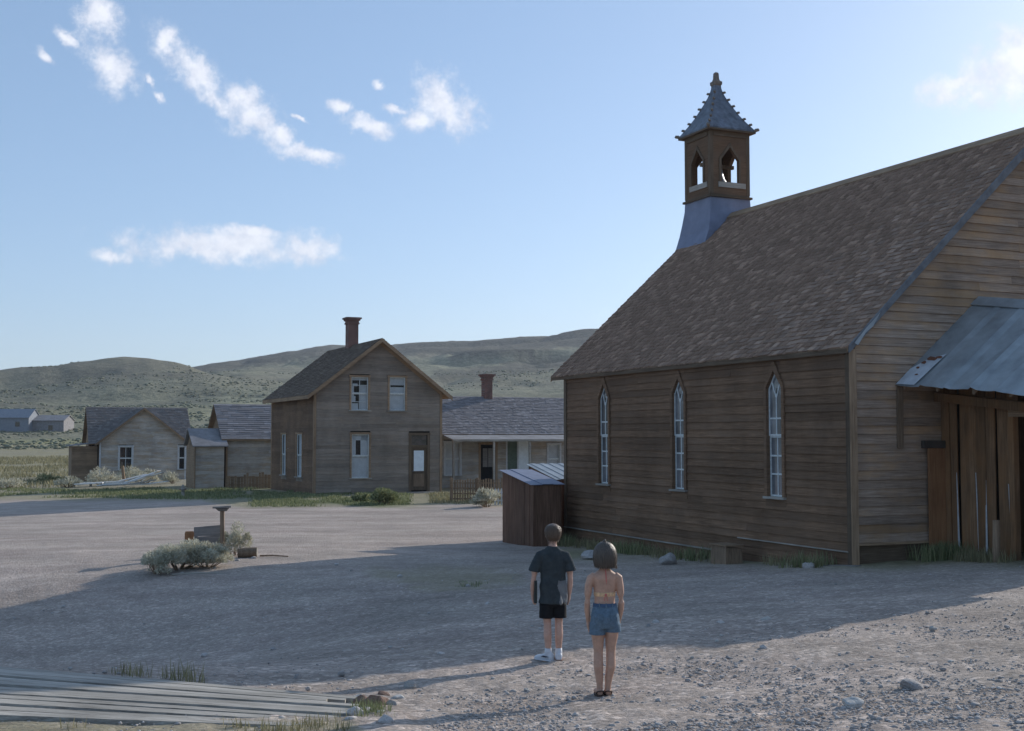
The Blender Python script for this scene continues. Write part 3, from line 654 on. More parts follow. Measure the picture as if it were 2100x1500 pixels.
    course_roof('far_slope_shingles', ch, (2 * W + xo, y0, roofz(-xo) + .004), (2 * W + xo, y1, roofz(-xo) + .004), (W, y0, HR + .004), (W, y1, HR + .004), M['shingle_mass'], .2, .02, .3)['kind'] = 'stuff'
    # shingles of the visible slope, one by one: the 300 largest in view are parts, the rest one field
    ex = .135; slope_len = math.hypot(W + xo, SL * (W + xo)); n = int(slope_len / ex); up_v = Vector((1, 0, SL)).normalized(); nv = Vector((nrm.x, 0, nrm.z))
    me = bpy.data.meshes.new('shingle')
    me.from_pydata([(0, -.5, 0), (0, .5, 0), (0, .5, .5), (0, -.5, .5), (1, -.5, .0), (1, .5, 0), (1, .5, .12), (1, -.5, .12)], [],
                   [(0, 1, 2, 3)[::-1], (3, 2, 6, 7)[::-1], (0, 3, 7, 4)[::-1], (1, 5, 6, 2)[::-1]]); me.materials.append(M['shingle'])
    items = []
    for i in range(n):
        yy = y0 + random.uniform(-.05, 0)
        while yy < y1 - .03:
            w = random.uniform(.085, .19); w = min(w, y1 - yy)
            if yy < y0: w -= (y0 - yy); yy = y0
            items.append((i, yy + w / 2, w)); yy += w
    inv = church.matrix_basis.inverted(); camp = inv @ Vector((0, 0, ZC))
    def place(i, yc_, w):
        sx = i * ex + random.uniform(-.022, .014) + (.02 * math.sin(yc_ * 2.1 + i * .15)) * .4
        base = Vector((-xo, yc_, roofz(-xo))) + up_v * sx + nv * .004
        tilt = random.uniform(-.01, .045) if random.random() < .25 else random.uniform(0, .012); rot = random.uniform(-.05, .05); th = random.uniform(.02, .034)
        ln = ex * 1.45
        X = (up_v * math.cos(tilt) - nv * math.sin(tilt)).normalized(); Y = Vector((0, 1, 0)); Z = X.cross(Y).normalized(); Z = Z if Z.z > 0 else -Z
        Y = (Y * math.cos(rot) + X * math.sin(rot)); base = base + nv * tilt * ln
        return base, X, Y, Z, ln, w - .006, th
    placed = [place(*q) for q in items]
    size = [p[5] * p[4] / ((p[0] - camp).length ** 2) * max(.05, ((camp - p[0]).normalized().dot(nv))) for p in placed]
    order = sorted(range(len(placed)), key=lambda k: -size[k]); single = set(order[:300])
    V = []; Fc = []; T = []
    base8 = [v.co.copy() for v in me.vertices]
    shr = None
    for k, (b, X, Y, Z, ln, w, th) in enumerate(placed):
        if k in single:
            o = bpy.data.objects.new('shingle', me); COL.objects.link(o); o.parent = church
            o.matrix_local = Matrix(((X.x * ln, Y.x * w, Z.x * th * 2, b.x), (X.y * ln, Y.y * w, Z.y * th * 2, b.y), (X.z * ln, Y.z * w, Z.z * th * 2, b.z), (0, 0, 0, 1)))
        else:
            o8 = len(V); V += [b + X * (c.x * ln) + Y * (c.y * w) + Z * (c.z * th * 2) for c in base8]
            Fc += [(o8 + 3, o8 + 2, o8 + 1, o8), (o8 + 7, o8 + 6, o8 + 2, o8 + 3), (o8 + 4, o8 + 7, o8 + 3, o8), (o8 + 2, o8 + 6, o8 + 5, o8 + 1)]
            r = min(1, max(0, random.gauss(.5, .28))); T += [r] * 8
    o = np_mesh('shingle_field', np.array([tuple(v) for v in V]), np.array(Fc), M['shingle_mass'], church, {'tint': np.array(T)[:, None]}); o['kind'] = 'stuff'
    # rake boards on the near gable, ridge boards
    for s in (0, 1):
        f = (lambda x: x) if s == 0 else (lambda x: 2 * W - x)
        dz = .17
        mb = MB().prism([(f(-xo + .02), y0 - .03, roofz(-xo + .02) + .03), (f(W), y0 - .03, HR + .03), (f(W), y0 - .03, HR - dz), (f(-xo + .02), y0 - .03, roofz(-xo + .02) - .10)], (0, .045, 0))
        mb.build('rake_board', M['rake'] if s == 0 else M['trim_h'], ch)
        mb = MB().prism([(f(-xo), y1 - .02, roofz(-xo) + .02), (f(W), y1 - .02, HR + .02), (f(W), y1 - .02, HR - .14), (f(-xo), y1 - .02, roofz(-xo) - .12)], (0, .03, 0)); mb.build('rake_board', M['trim_h'], ch)
        MB().prism([(f(W), y0 - .04, HR + .075), (f(W - .17), y0 - .04, HR + .075 - .17 * SL), (f(W - .17), y0 - .04, HR + .05 - .17 * SL), (f(W), y0 - .04, HR + .05)], (0, y1 - y0 - .2, 0)).build('ridge_board', M['trim_h'], ch)
    MB().prism([(.02, y0 - .034, roofz(.02) - .02), (.30, y0 - .034, roofz(.30) + .01), (.62, y0 - .034, roofz(.62) + .005), (.45, y0 - .034, roofz(.45) - .10), (.28, y0 - .034, roofz(.28) - .06), (.10, y0 - .034, roofz(.1) - .13)], (0, -.004, 0)).build('flashing', M['galv'], ch)
    # --- belfry
    hb, bc = .65, 11.5; ZS0, ZB1 = 8.86, 10.72
    bel = MB()                           # flared tin skirt
    prof = [(8.90, .655), (8.6, .67), (8.25, .72), (7.9, .80), (7.55, .92), (7.25, 1.08), (7.0, 1.25)]
    rings = []
    for (z, h) in prof:
        rings.append([(W - h, bc - min(h, .78), z), (W + h, bc - min(h, .78), z), (W + h, bc + min(h, .74), z), (W - h, bc + min(h, .74), z)])
    belfry = bel.rings(rings).build('belfry', M['bluegrey_tin'], ch)
    MB().box(W - hb - .06, W + hb + .06, bc - hb - .06, bc + hb + .06, 8.85, 8.91).build('ledge', M['dark_trim_h'], belfry)
    MB().box(W - hb, W + hb, bc - hb, bc + hb, 8.91, 8.95).build('belfry_floor', M['dark_trim_h'], belfry)
    faces = [((W - hb, bc - hb), (1, 0), (0, 1)), ((W - hb, bc + hb), (0, -1), (1, 0)), ((W + hb, bc + hb), (-1, 0), (0, -1)), ((W + hb, bc - hb), (0, 1), (-1, 0))]
    for (o2, a2, in2) in faces:
        def Q(a, z, d=0): return (o2[0] + a2[0] * a + in2[0] * d, o2[1] + a2[1] * a + in2[1] * d, z)
        t = .09; off = (in2[0] * t, in2[1] * t, 0); wd = 2 * hb; o0, o1 = .36, wd - .36; zb, zs, zt = 9.30, 9.93, 10.29
        wallm = MB()
        wallm.prism([Q(.10, 8.951), Q(wd - .10, 8.951), Q(wd - .10, zb), Q(.10, zb)], off)
        wallm.prism([Q(.10, zb), Q(o0, zb), Q(o0, zs), Q(wd / 2, zt), Q(wd / 2, ZB1), Q(.10, ZB1)], off)
        wallm.prism([Q(wd - .10, zb), Q(o1, zb), Q(o1, zs), Q(wd / 2, zt), Q(wd / 2, ZB1), Q(wd - .10, ZB1)], off)
        wallm.build('belfry_wall', M['church_side'], belfry)
        tr = MB(); e = .025; o_ = (-in2[0] * e, -in2[1] * e, 0)
        for (p, q_) in ((o0, o0 - .07), (o1, o1 + .07)):
            sg = 1 if q_ > p else -1
            tr.prism([Q(p, zb), Q(q_, zb), Q(q_, zs + .02), Q(p, zs)], o_); tr.prism([Q(p, zs), Q(q_, zs + .02), Q(wd / 2 + sg * .012, zt + .11), Q(wd / 2 + sg * .001, zt)], o_)
        tr.build('arch_trim', M['dark_trim'], belfry)
        b1 = MB().prism([Q(o0 - .10, 9.14), Q(o1 + .22, 9.14), Q(o1 + .22, 9.29), Q(o0 - .10, 9.29)], (-in2[0] * .03, -in2[1] * .03, 0)); b1.build('apron_board', M['sill'], belfry)
        MB().prism([Q(.10, ZB1 - .14), Q(wd - .10, ZB1 - .14), Q(wd - .10, ZB1 - .002), Q(.10, ZB1 - .002)], (-in2[0] * .03, -in2[1] * .03, 0)).build('frieze_board', M['dark_trim_h'], belfry)
    for sx in (-1, 1):
        for sy in (-1, 1):
            x, y = W + sx * (hb - .045), bc + sy * (hb - .045); MB().box(x - .055, x + .055, y - .055, y + .055, 8.952, ZB1).build('corner_post', M['dark_trim'], belfry)
    MB().box(W - hb - .14, W + hb + .14, bc - hb - .14, bc + hb + .14, ZB1, ZB1 + .05).build('soffit', M['dark_trim_h'], belfry)
    rp = [(ZB1 + .05, .77), (ZB1 + .10, .77), (10.98, .66), (11.12, .565), (11.30, .455), (11.52, .345), (11.70, .255), (11.86, .185), (12.0, .135), (12.13, .105), (12.22, .10)]
    rg = [[(W - h, bc - h, z), (W + h, bc - h, z), (W + h, bc + h, z), (W - h, bc + h, z)] for (z, h) in rp]
    MB().rings(rg).build('spire_roof', M['dark_tin'], belfry)
    fin = MB()
    for (z, h) in ((12.22, .12), (12.27, .125), (12.32, .09), (12.40, .075)): pass
    fr = [[(W - h, bc - h, z), (W + h, bc - h, z), (W + h, bc + h, z), (W - h, bc + h, z)] for (z, h) in ((12.2, .10), (12.24, .125), (12.32, .125), (12.345, .085), (12.40, .065), (12.57, .055), (12.60, .03))]
    fin.rings(fr).build('finial', M['crocket'], belfry)
    for sx in (-1, 1):
        for sy in (-1, 1):
            for k, (z, h) in enumerate(((ZB1 + .09, .79), (10.98, .67), (11.16, .545), (11.36, .425), (11.56, .33), (11.76, .235), (11.98, .145))):
                cx, cy = W + sx * (h + .0), bc + sy * (h + .0); d = Vector((sx, sy, 0)).normalized(); s_ = .046 if k else .062
                pts = [Vector((cx, cy, z)) - d * s_ * .9 - Vector((0, 0, s_ * .5)), Vector((cx, cy, z)) + Vector((0, 0, s_ * .15)), Vector((cx, cy, z)) + d * s_ + Vector((0, 0, s_ * .3)), Vector((cx, cy, z)) + d * s_ * 1.35 - Vector((0, 0, s_ * .2))]
                MB().tube(pts, [s_ * .6, s_ * .85, s_ * .8, s_ * .5], 7).build('crocket', M['crocket'], belfry)
    bell = []
    for (z, r) in ((9.35, .30), (9.40, .285), (9.50, .22), (9.65, .175), (9.78, .15), (9.84, .08)): bell.append([(W + r * math.cos(j * PI / 8), bc + r * math.sin(j * PI / 8), z) for j in range(16)])
    MB().rings(bell).build('bell', M['dark_tin'], belfry, True); MB().box(W - hb + .1, W + hb - .1, bc - .05, bc + .05, 9.83, 9.93).build('bell_yoke', M['post'], belfry)
    # --- plank addition with a sagging tin roof against the gable
    def rz(x, y): return 3.15 + (x - 1.03) * (4.79 - 3.15) / 1.99 + y * (.155 * (x - 1.03) / 1.99 + .085 * (1 - (x - 1.03) / 1.99))
    LN = 3.06; ex0, ex1 = 1.03, 3.02
    add = MB().prism([(2.12, -LN + .1, -.3), (3.9, -LN + .1, -.3), (3.9, -LN + .1, 3.0), (3.02, -LN + .1, 3.75), (2.12, -LN + .1, 3.15)], (0, .04, 0)).build('plank_addition', M['plank_v'], ch)
    MB().box(3.9, 3.95, -LN + .14, -.03, -.3, 3.0).build('side_wall', M['plank_v'], add)
    MB().box(2.2, 3.88, -.06, -.035, -.2, 3.4).build('inner_wall', M['dark_inside'], add)
    MB().box(2.0, 3.88, -LN + .15, -.07, -.35, .0).build('earth_floor', M['core'], add)
    # vertical planks of the near wall
    yy = -.03; k = 0
    for wdt in (.23, .20, .25, .17, .24, .22, .29):
        x = 2.10 + random.uniform(-.035, .035); g = random.uniform(.012, .045); tw = random.uniform(-.05, .05); lean = random.uniform(-.03, .03)
        z0 = .05 + random.uniform(-.12, .12); z1 = 3.35
        a, b = yy, yy - wdt + g
        MB().hexa([(x, a + lean, z0), (x + .025, a + lean, z0), (x + .025 + tw, b + lean, z0), (x + tw, b + lean, z0)], [(x, a, z1), (x + .025, a, z1), (x + .025, b, z1), (x, b, z1)]).build('plank', M['plank_v'], add)
        if k in (1, 3, 4, 6):
            e_ = b + .01; MB().hexa([(x - .012 + tw, e_ + lean, z0 + .05), (x - .006 + tw, e_ + lean, z0 + .05), (x - .006 + tw, e_ + lean - .05, z0 + .05), (x - .012 + tw, e_ + lean - .05, z0 + .05)],
                     [(x - .012, e_, z0 + 1.45), (x - .006, e_, z0 + 1.45), (x - .006, e_ - .012, z0 + 1.45), (x - .012, e_ - .012, z0 + 1.45)]).build('bleached_split', M['white_paint'], add)
        yy -= wdt; k += 1
    MB().box(2.07, 2.19, -1.76, -1.64, -.05, 3.3).build('door_post', M['plank_v'], add)
    MB().box(2.06, 2.2, -LN + .15, -1.66, 2.55, 2.72).build('lintel', M['trim_h'], add)
    MB().box(2.08, 2.18, -LN + .14, -2.62, -.2, 3.2).build('plank_wall', M['plank_v'], add)
    MB().hexa([(1.86, -.1, 2.86), (2.06, -.1, 2.86), (2.06, -LN + .2, 2.55), (1.86, -LN + .2, 2.55)], [(1.86, -.1, 3.02), (2.06, -.1, 3.02), (2.06, -LN + .2, 2.71), (1.86, -LN + .2, 2.71)]).build('eave_beam', M['plank_v'], add)
    for y in (-.12, -.95, -1.8, -2.6):
        MB().hexa([(1.12, y, rz(1.12, y) - .14), (3.0, y, rz(3.0, y) - .14), (3.0, y - .05, rz(3, y) - .14), (1.12, y - .05, rz(1.12, y) - .14)], [(1.12, y, rz(1.12, y) - .03), (3.0, y, rz(3.0, y) - .03), (3.0, y - .05, rz(3, y) - .03), (1.12, y - .05, rz(1.12, y) - .03)]).build('rafter', M['post'], add)
    # tin sheets: flat pans with a raised seam, a little uneven
    ys = [-.012, -.62, -1.20, -1.80, -2.40, -LN]
    for j in range(len(ys) - 1):
        a, b = ys[j], ys[j + 1] + .004; t = .006; ov = random.uniform(-.02, .03) if j else 0; lift = .004 * (j % 2)
        xs = [ex0 - ov, 1.4, 1.9, 2.4, ex1]; nseg = 5; V = []; Fc = []
        for xi, x in enumerate(xs):
            for q in range(nseg):
                y = a + (b - a) * q / (nseg - 1); wave = .012 * math.sin(7 * y + x) * (1 if xi < 2 else .4) + random.uniform(-.004, .004); hh = lift + wave + (.03 if q in (0,) and j else 0)
                V.append((x, y, rz(x, y) + hh))
        nb = len(V); V += [(x, y, z - t) for (x, y, z) in V]
        for xi in range(len(xs) - 1):
            for q in range(nseg - 1):
                i0 = xi * nseg + q; Fc += [(i0, i0 + 1, i0 + nseg + 1, i0 + nseg), (nb + i0, nb + i0 + nseg, nb + i0 + nseg + 1, nb + i0 + 1)]
        for q in range(nseg - 1): Fc.append((q, nb + q, nb + q + 1, q + 1))
        sh = MB().add(V, Fc).build('tin_sheet', M['galv'], add)
    pale = MB().add([(ex0 + .0, -.03, rz(ex0, -.03) + .022), (ex0 + .0, -.50, rz(ex0, -.5) + .024), (1.75, -.56, rz(1.75, -.56) + .024), (1.62, -.25, rz(1.62, -.25) + .024), (1.38, -.03, rz(1.38, -.03) + .022)], [(0, 1, 2, 3, 4)]).build('pale_patch', M['galv_pale'], add)
    for (x, y, s_) in ((1.62, -.34, .10), (1.66, -.46, .07), (1.52, -.22, .06), (1.40, -.2, .045), (1.25, -.32, .035)):
        pts = [(x + s_ * .6 * math.cos(t_) * random.uniform(.6, 1.2), y + s_ * 1.2 * math.sin(t_) * random.uniform(.6, 1.2)) for t_ in np.linspace(0, 2 * PI, 9)[:-1]]
        MB().add([(px, py, rz(px, py) + .030) for px, py in pts], [tuple(range(8))]).build('rust_patch', M['rust'], add)
    MB().prism([(ex1, -.02, rz(ex1, -.02) + .02), (ex1 + 1.6, -.02, rz(ex1, -.02) - 1.2), (ex1 + 1.6, -.02, rz(ex1, -.02) - 1.25), (ex1, -.02, rz(ex1, -.02) - .03)], (0, -LN, -.55)).build('tin_slope', M['galv'], add)
    V = [(ex1 - .14, -.01, rz(ex1 - .14, 0) + .03), (ex1 + .06, -.01, rz(ex1, 0) + .075), (ex1 + .06, -LN, rz(ex1, -LN) + .075), (ex1 - .14, -LN, rz(ex1 - .14, -LN) + .03)]
    MB().prism(V, (0, 0, .012)).build('ridge_flashing', M['galv'], add)
    MB().hexa([(ex0 + .0, -.03, 2.0), (ex0 + .13, -.03, 2.0), (ex0 + .13, -.06, 2.0), (ex0, -.06, 2.0)], [(ex0 + .02, -.03, 3.12), (ex0 + .15, -.03, 3.12), (ex0 + .15, -.06, 3.12), (ex0 + .02, -.06, 3.12)]).build('hanging_board', M['post'], add)
    MB().box(1.70, 2.08, -.12, -.075, -.12, 1.99).build('leaning_board', M['orange_board'], ch)
    MB().box(1.60, 2.10, -.13, -.03, 1.995, 2.13).build('head_board', M['core'], ch)
    for c in list(ch.children):
        pass
church_build()
def cw(a, b, c=0): return church.matrix_basis @ Vector((a, b, c))

# ================================================================ other buildings
def gable_core(root, x0, x1, y0, y1, z0, he, hr, along='y', inset=.2, mat='dark_inside'):
    i = inset
    if along == 'y':
        xm = (x0 + x1) / 2
        return MB().prism([(x0 + i, y0 + i, z0), (x1 - i, y0 + i, z0), (x1 - i, y0 + i, he - .12), (xm, y0 + i, hr - .3), (x0 + i, y0 + i, he - .12)], (0, y1 - y0 - 2 * i, 0)).build('wall', M[mat], root)
    ym = (y0 + y1) / 2
    return MB().prism([(x0 + i, y0 + i, z0), (x0 + i, y1 - i, z0), (x0 + i, y1 - i, he - .12), (x0 + i, ym, hr - .3), (x0 + i, y0 + i, he - .12)], (x1 - x0 - 2 * i, 0, 0)).build('wall', M[mat], root)
def chimney(root, x, y, z0, z1, s=.28, cap=True):
    mb = MB().box(x - s, x + s, y - s, y + s, z0, z1 - .35)
    c = mb.build('chimney', M['brick'], root)
    h = z1 - .35
    for k, (d, t) in enumerate(((.05, .08), (.02, .09), (.08, .09), (.14, .09))):
        MB().box(x - s - d, x + s + d, y - s - d, y + s + d, h + .001 * k, h + t).build('brick_course', M['brick'], c); h += t
    return c

def two_storey():
    o = at_z(643, 1015, -2.8); root = tag(empty('house', to_world(o), YAW), 'two-storey brown clapboard house with brick chimney and front gable', 'house')
    w, l, he, hr = 6.42, 8.9, 4.95, 7.42; xm = w / 2; sl = (hr - he) / xm
    gable_core(root, 0, w, 0, l, -.6, he, hr, 'y', .2)
    slab('back_wall', root, [(0, l - .03, -.6), (w, l - .03, -.6), (w, l - .03, he), (xm, l - .03, hr - .1), (0, l - .03, he)], (0, .03, 0), M['house_side'])
    MB().box(w - .03, w, .0, l, -.6, he).build('side_wall', M['house_side'], root)
    wins = [(1.80, 2.64, 4.02, 5.60), (3.72, 4.52, 4.02, 5.62), (1.84, 2.70, .78, 2.85)]
    door = (4.84, 5.68, .12, 2.80)
    hol = [rect_hole(a - .07, b + .07, c - .05, d + .07) for (a, b, c, d) in wins] + [rect_hole(door[0] - .12, door[1] + .12, -1, door[3] + .12)]
    lo = lambda z: .10 if z < he else (z - he) / sl + .1
    hi = lambda z: w - .10 if z < he else w - (z - he) / sl - .1
    boards(root, (0, 0, 0), (1, 0, 0), (0, -1, 0), lo, hi, -.25, hr - .15, .172, M['house_side'], hol, .02, 3.5)
    sw = [(2.2, 3.3, .78, 2.85), (5.5, 6.5, .78, 2.85)]
    boards(root, (0, 0, 0), (0, 1, 0), (-1, 0, 0), lambda z: .1, lambda z: l - .1, -.25, he - .12, .172, M['church_side'], [rect_hole(a - .07, b + .07, c - .05, d + .07) for (a, b, c, d) in sw], .02, 4)  # darker boards paint the shade on this side of the house
    rect_window(root, (0, 0, 0), (1, 0, 0), (0, -1, 0), *wins[0], blind=[(0, .20, 0, .45), (0, .24, .56, 1), (.24, .74, .56, 1), (.24, .42, 0, .28), (.42, .72, 0, .18), (.90, 1, 0, 1), (.72, .80, .1, .4)], cols=2, rws=4)
    rect_window(root, (0, 0, 0), (1, 0, 0), (0, -1, 0), *wins[1], blind=[(0, .70, 0, 1), (.76, 1, 0, 1)], cols=1, rws=2)
    rect_window(root, (0, 0, 0), (1, 0, 0), (0, -1, 0), *wins[2], blind=[(0, .50, 0, 1), (.5, 1, 0, .26), (.5, 1, .55, 1), (.86, 1, 0, 1)], cols=1, rws=2)
    for q in sw: rect_window(root, (0, 0, 0), (0, 1, 0), (-1, 0, 0), *q, blind=(0, 1), cols=1, rws=2)
    # door with transom
    d0, d1, z0, z1 = door
    dm = MB().box(d0, d1, .05, .09, z0, 2.20).build('door', M['dark_trim'], root)
    MB().box(d0 + .16, d1 - .16, .035, .049, 1.05, 2.05).build('door_glass', M['blind'], dm); MB().box(d0 + .15, d1 - .15, .03, .049, .3, .92).build('door_panel', M['post'], dm)
    MB().tube([(d0 + .1, .05, 1.05), (d0 + .1, -.01, 1.05)], .03).build('handle', M['dark_tin'], dm)
    fr = MB(); fr.box(d0 - .12, d0, -.05, .1, 0.05, z1); fr.box(d1, d1 + .12, -.05, .1, .05, z1); fr.box(d0 - .14, d1 + .14, -.055, .1, z1, z1 + .12); fr.box(d0, d1, -.01, .1, 2.2, 2.32); fr.build('door_frame', M['dark_trim'], root)
    MB().box(d0, d1, .04, .05, 2.32, z1).build('transom_pane', M['pane_dark'], root); MB().box(d0 - .02, d1 + .02, .12, .14, .0, z1).build('dark_backing', M['dark_inside'], root)
    MB().box(d0 - .25, d1 + .25, -.75, -.02, -.35, .05).build('door_step', M['grey_board'], root)
    for (x, y) in ((-.03, -.03), (w - .09, -.03)): MB().box(x, x + .12, y, y + .02, -.3, he).build('corner_board', M['trim'], root)
    MB().box(-.032, -.008, -.03, .10, -.3, he).build('corner_board', M['trim'], root); MB().box(-.032, -.008, l - .12, l + .02, -.3, he).build('corner_board', M['trim'], root)
    ov = .42; fo, bo = -.42, l + .42
    for s in (0, 1):
        f = (lambda x: x) if s == 0 else (lambda x: w - x)
        z = lambda x: he + sl * x + .06
        slab('roof_deck', root, [(f(-ov), fo + .02, z(-ov)), (f(xm), fo + .02, z(xm)), (f(xm), fo + .02, z(xm) - .08), (f(-ov), fo + .02, z(-ov) - .08)], (0, bo - fo - .04, 0), M['trim_h'])
        course_roof('roof', root, (f(-ov), fo, z(-ov) + .004), (f(-ov), bo, z(-ov) + .004), (f(xm), fo, z(xm) + .004), (f(xm), bo, z(xm) + .004), M['house_shingle'], .15, .022, .17)['kind'] = 'stuff'
        MB().prism([(f(-ov), fo - .02, z(-ov)), (f(xm), fo - .02, z(xm)), (f(xm), fo - .02, z(xm) - .19), (f(-ov), fo - .02, z(-ov) - .19)], (0, .035, 0)).build('barge_board', M['trim_h'], root)
        MB().prism([(f(.02), -.05, he + sl * .02 - .02), (f(xm), -.05, hr - .03), (f(xm), -.05, hr - .22), (f(.02), -.05, he + sl * .02 - .21)], (0, .02, 0)).build('frieze_board', M['trim_h'], root)
    MB().box(-ov - .01, -ov + .02, fo, bo, he - sl * ov - .12, he - sl * ov + .055).build('fascia', M['trim_h'], root)
    chimney(root, xm, 4.75, 6.6, 8.92, .27)
    return root
house = two_storey()

def ranch():
    o = at_z(905, 1002, -2.8); root = tag(empty('low_house', to_world(o), YAW), 'low house with grey shingle roof, red chimney and front porch', 'house')
    x0, x1, d, he, hr = -1.1, 9.6, 6.2, 2.95, 4.92
    gable_core(root, x0, x1, 0, d, -.6, he, hr, 'x', .2)
    wins = [(.20, 1.05, .68, 2.42), (6.25, 6.95, .7, 2.3)]
    hol = [rect_hole(a - .07, b + .07, c - .05, e + .07) for (a, b, c, e) in wins] + [rect_hole(2.14, 3.2, -1, 2.4), rect_hole(3.72, 5.2, .6, 2.55)]
    boards(root, (0, 0, 0), (1, 0, 0), (0, -1, 0), lambda z: x0 + .02, lambda z: x1 - .02, -.3, he - .05, .172, M['cottage_side'], hol, .018, 3.2)
    for q in wins: rect_window(root, (0, 0, 0), (1, 0, 0), (0, -1, 0), *q, blind=(0, 1), cols=1, rws=2, case='white_paint', blindmat='blind')
    dm = MB().box(2.24, 3.1, .03, .07, .0, 2.28).build('door', M['black_cloth'], root)
    for k in (0, 1): MB().box(2.38 + .31 * k, 2.65 + .31 * k, .018, .029, 1.1, 2.1).build('door_glass', M['grey_board'], dm)
    fr = MB(); fr.box(2.12, 2.24, -.03, .08, 0, 2.3); fr.box(3.1, 3.22, -.03, .08, 0, 2.3); fr.box(2.1, 3.24, -.035, .08, 2.3, 2.42); fr.build('door_frame', M['trim'], root)
    wd = MB(); wd.box(3.72, 3.8, -.03, .05, .6, 2.5); wd.box(5.12, 5.2, -.03, .05, .6, 2.5); wd.box(3.7, 5.22, -.035, .05, 2.5, 2.6); wd.box(4.38, 4.46, -.03, .05, .6, 2.5); ww = wd.build('window', M['white_paint'], root)
    MB().box(3.8, 4.38, .02, .03, .62, 2.5).build('green_shutter', plain('green_paint', (.10, .135, .105), .7, .2), ww); MB().box(4.46, 5.12, .02, .03, .62, 2.5).build('blind', M['blind'], ww); MB().box(3.68, 5.24, -.08, .02, .54, .6).build('sill', M['white_paint'], ww)
    # main roof
    sl = (hr - he) / (d / 2); ov = .25
    for s in (0, 1):
        f = (lambda y: y) if s == 0 else (lambda y: d - y); z = lambda y: he + sl * y + .05
        slab('roof_deck', root, [(x0 - .2, f(-ov), z(-ov)), (x0 - .2, f(d / 2), z(d / 2)), (x0 - .2, f(d / 2), z(d / 2) - .07), (x0 - .2, f(-ov), z(-ov) - .07)], (x1 - x0 + .4, 0, 0), M['trim_h'])
        course_roof('roof', root, (x0 - .25, f(-ov), z(-ov) + .004), (x1 + .25, f(-ov), z(-ov) + .004), (x0 - .25, f(d / 2), z(d / 2) + .004), (x1 + .25, f(d / 2), z(d / 2) + .004), M['ranch_shingle'], .16, .022, .2)['kind'] = 'stuff'
    for x in (x0, x1 - .03): slab('gable_wall', root, [(x, .02, -.5), (x, d - .02, -.5), (x, d - .02, he), (x, d / 2, hr - .05), (x, .02, he)], (.03, 0, 0), M['cottage_side'])
    # porch
    pr = MB().hexa([(x0 + 1.1, -1.7, 2.50), (7.6, -1.7, 2.50), (7.6, -.0, 2.80), (x0 + 1.1, -.0, 2.80)], [(x0 + 1.1, -1.7, 2.58), (7.6, -1.7, 2.58), (7.6, -.0, 2.86), (x0 + 1.1, 0, 2.86)]).build('porch', M['far_roof'], root)
    MB().box(x0 + 1.08, 7.62, -1.74, -1.705, 2.48, 2.59).build('porch_fascia', M['sill'], pr)
    for x in (.02, 2.28, 4.35, 6.5): MB().box(x, x + .10, -1.66, -1.56, -.35, 2.50).build('porch_post', M['sill'], pr)
    MB().box(x0 + 1.1, 7.6, -1.7, -.03, -.5, -.08).build('porch_floor', M['grey_board'], pr)
    chimney(root, 3.9, d / 2, 4.5, 6.25, .24)
    return root
ranch()

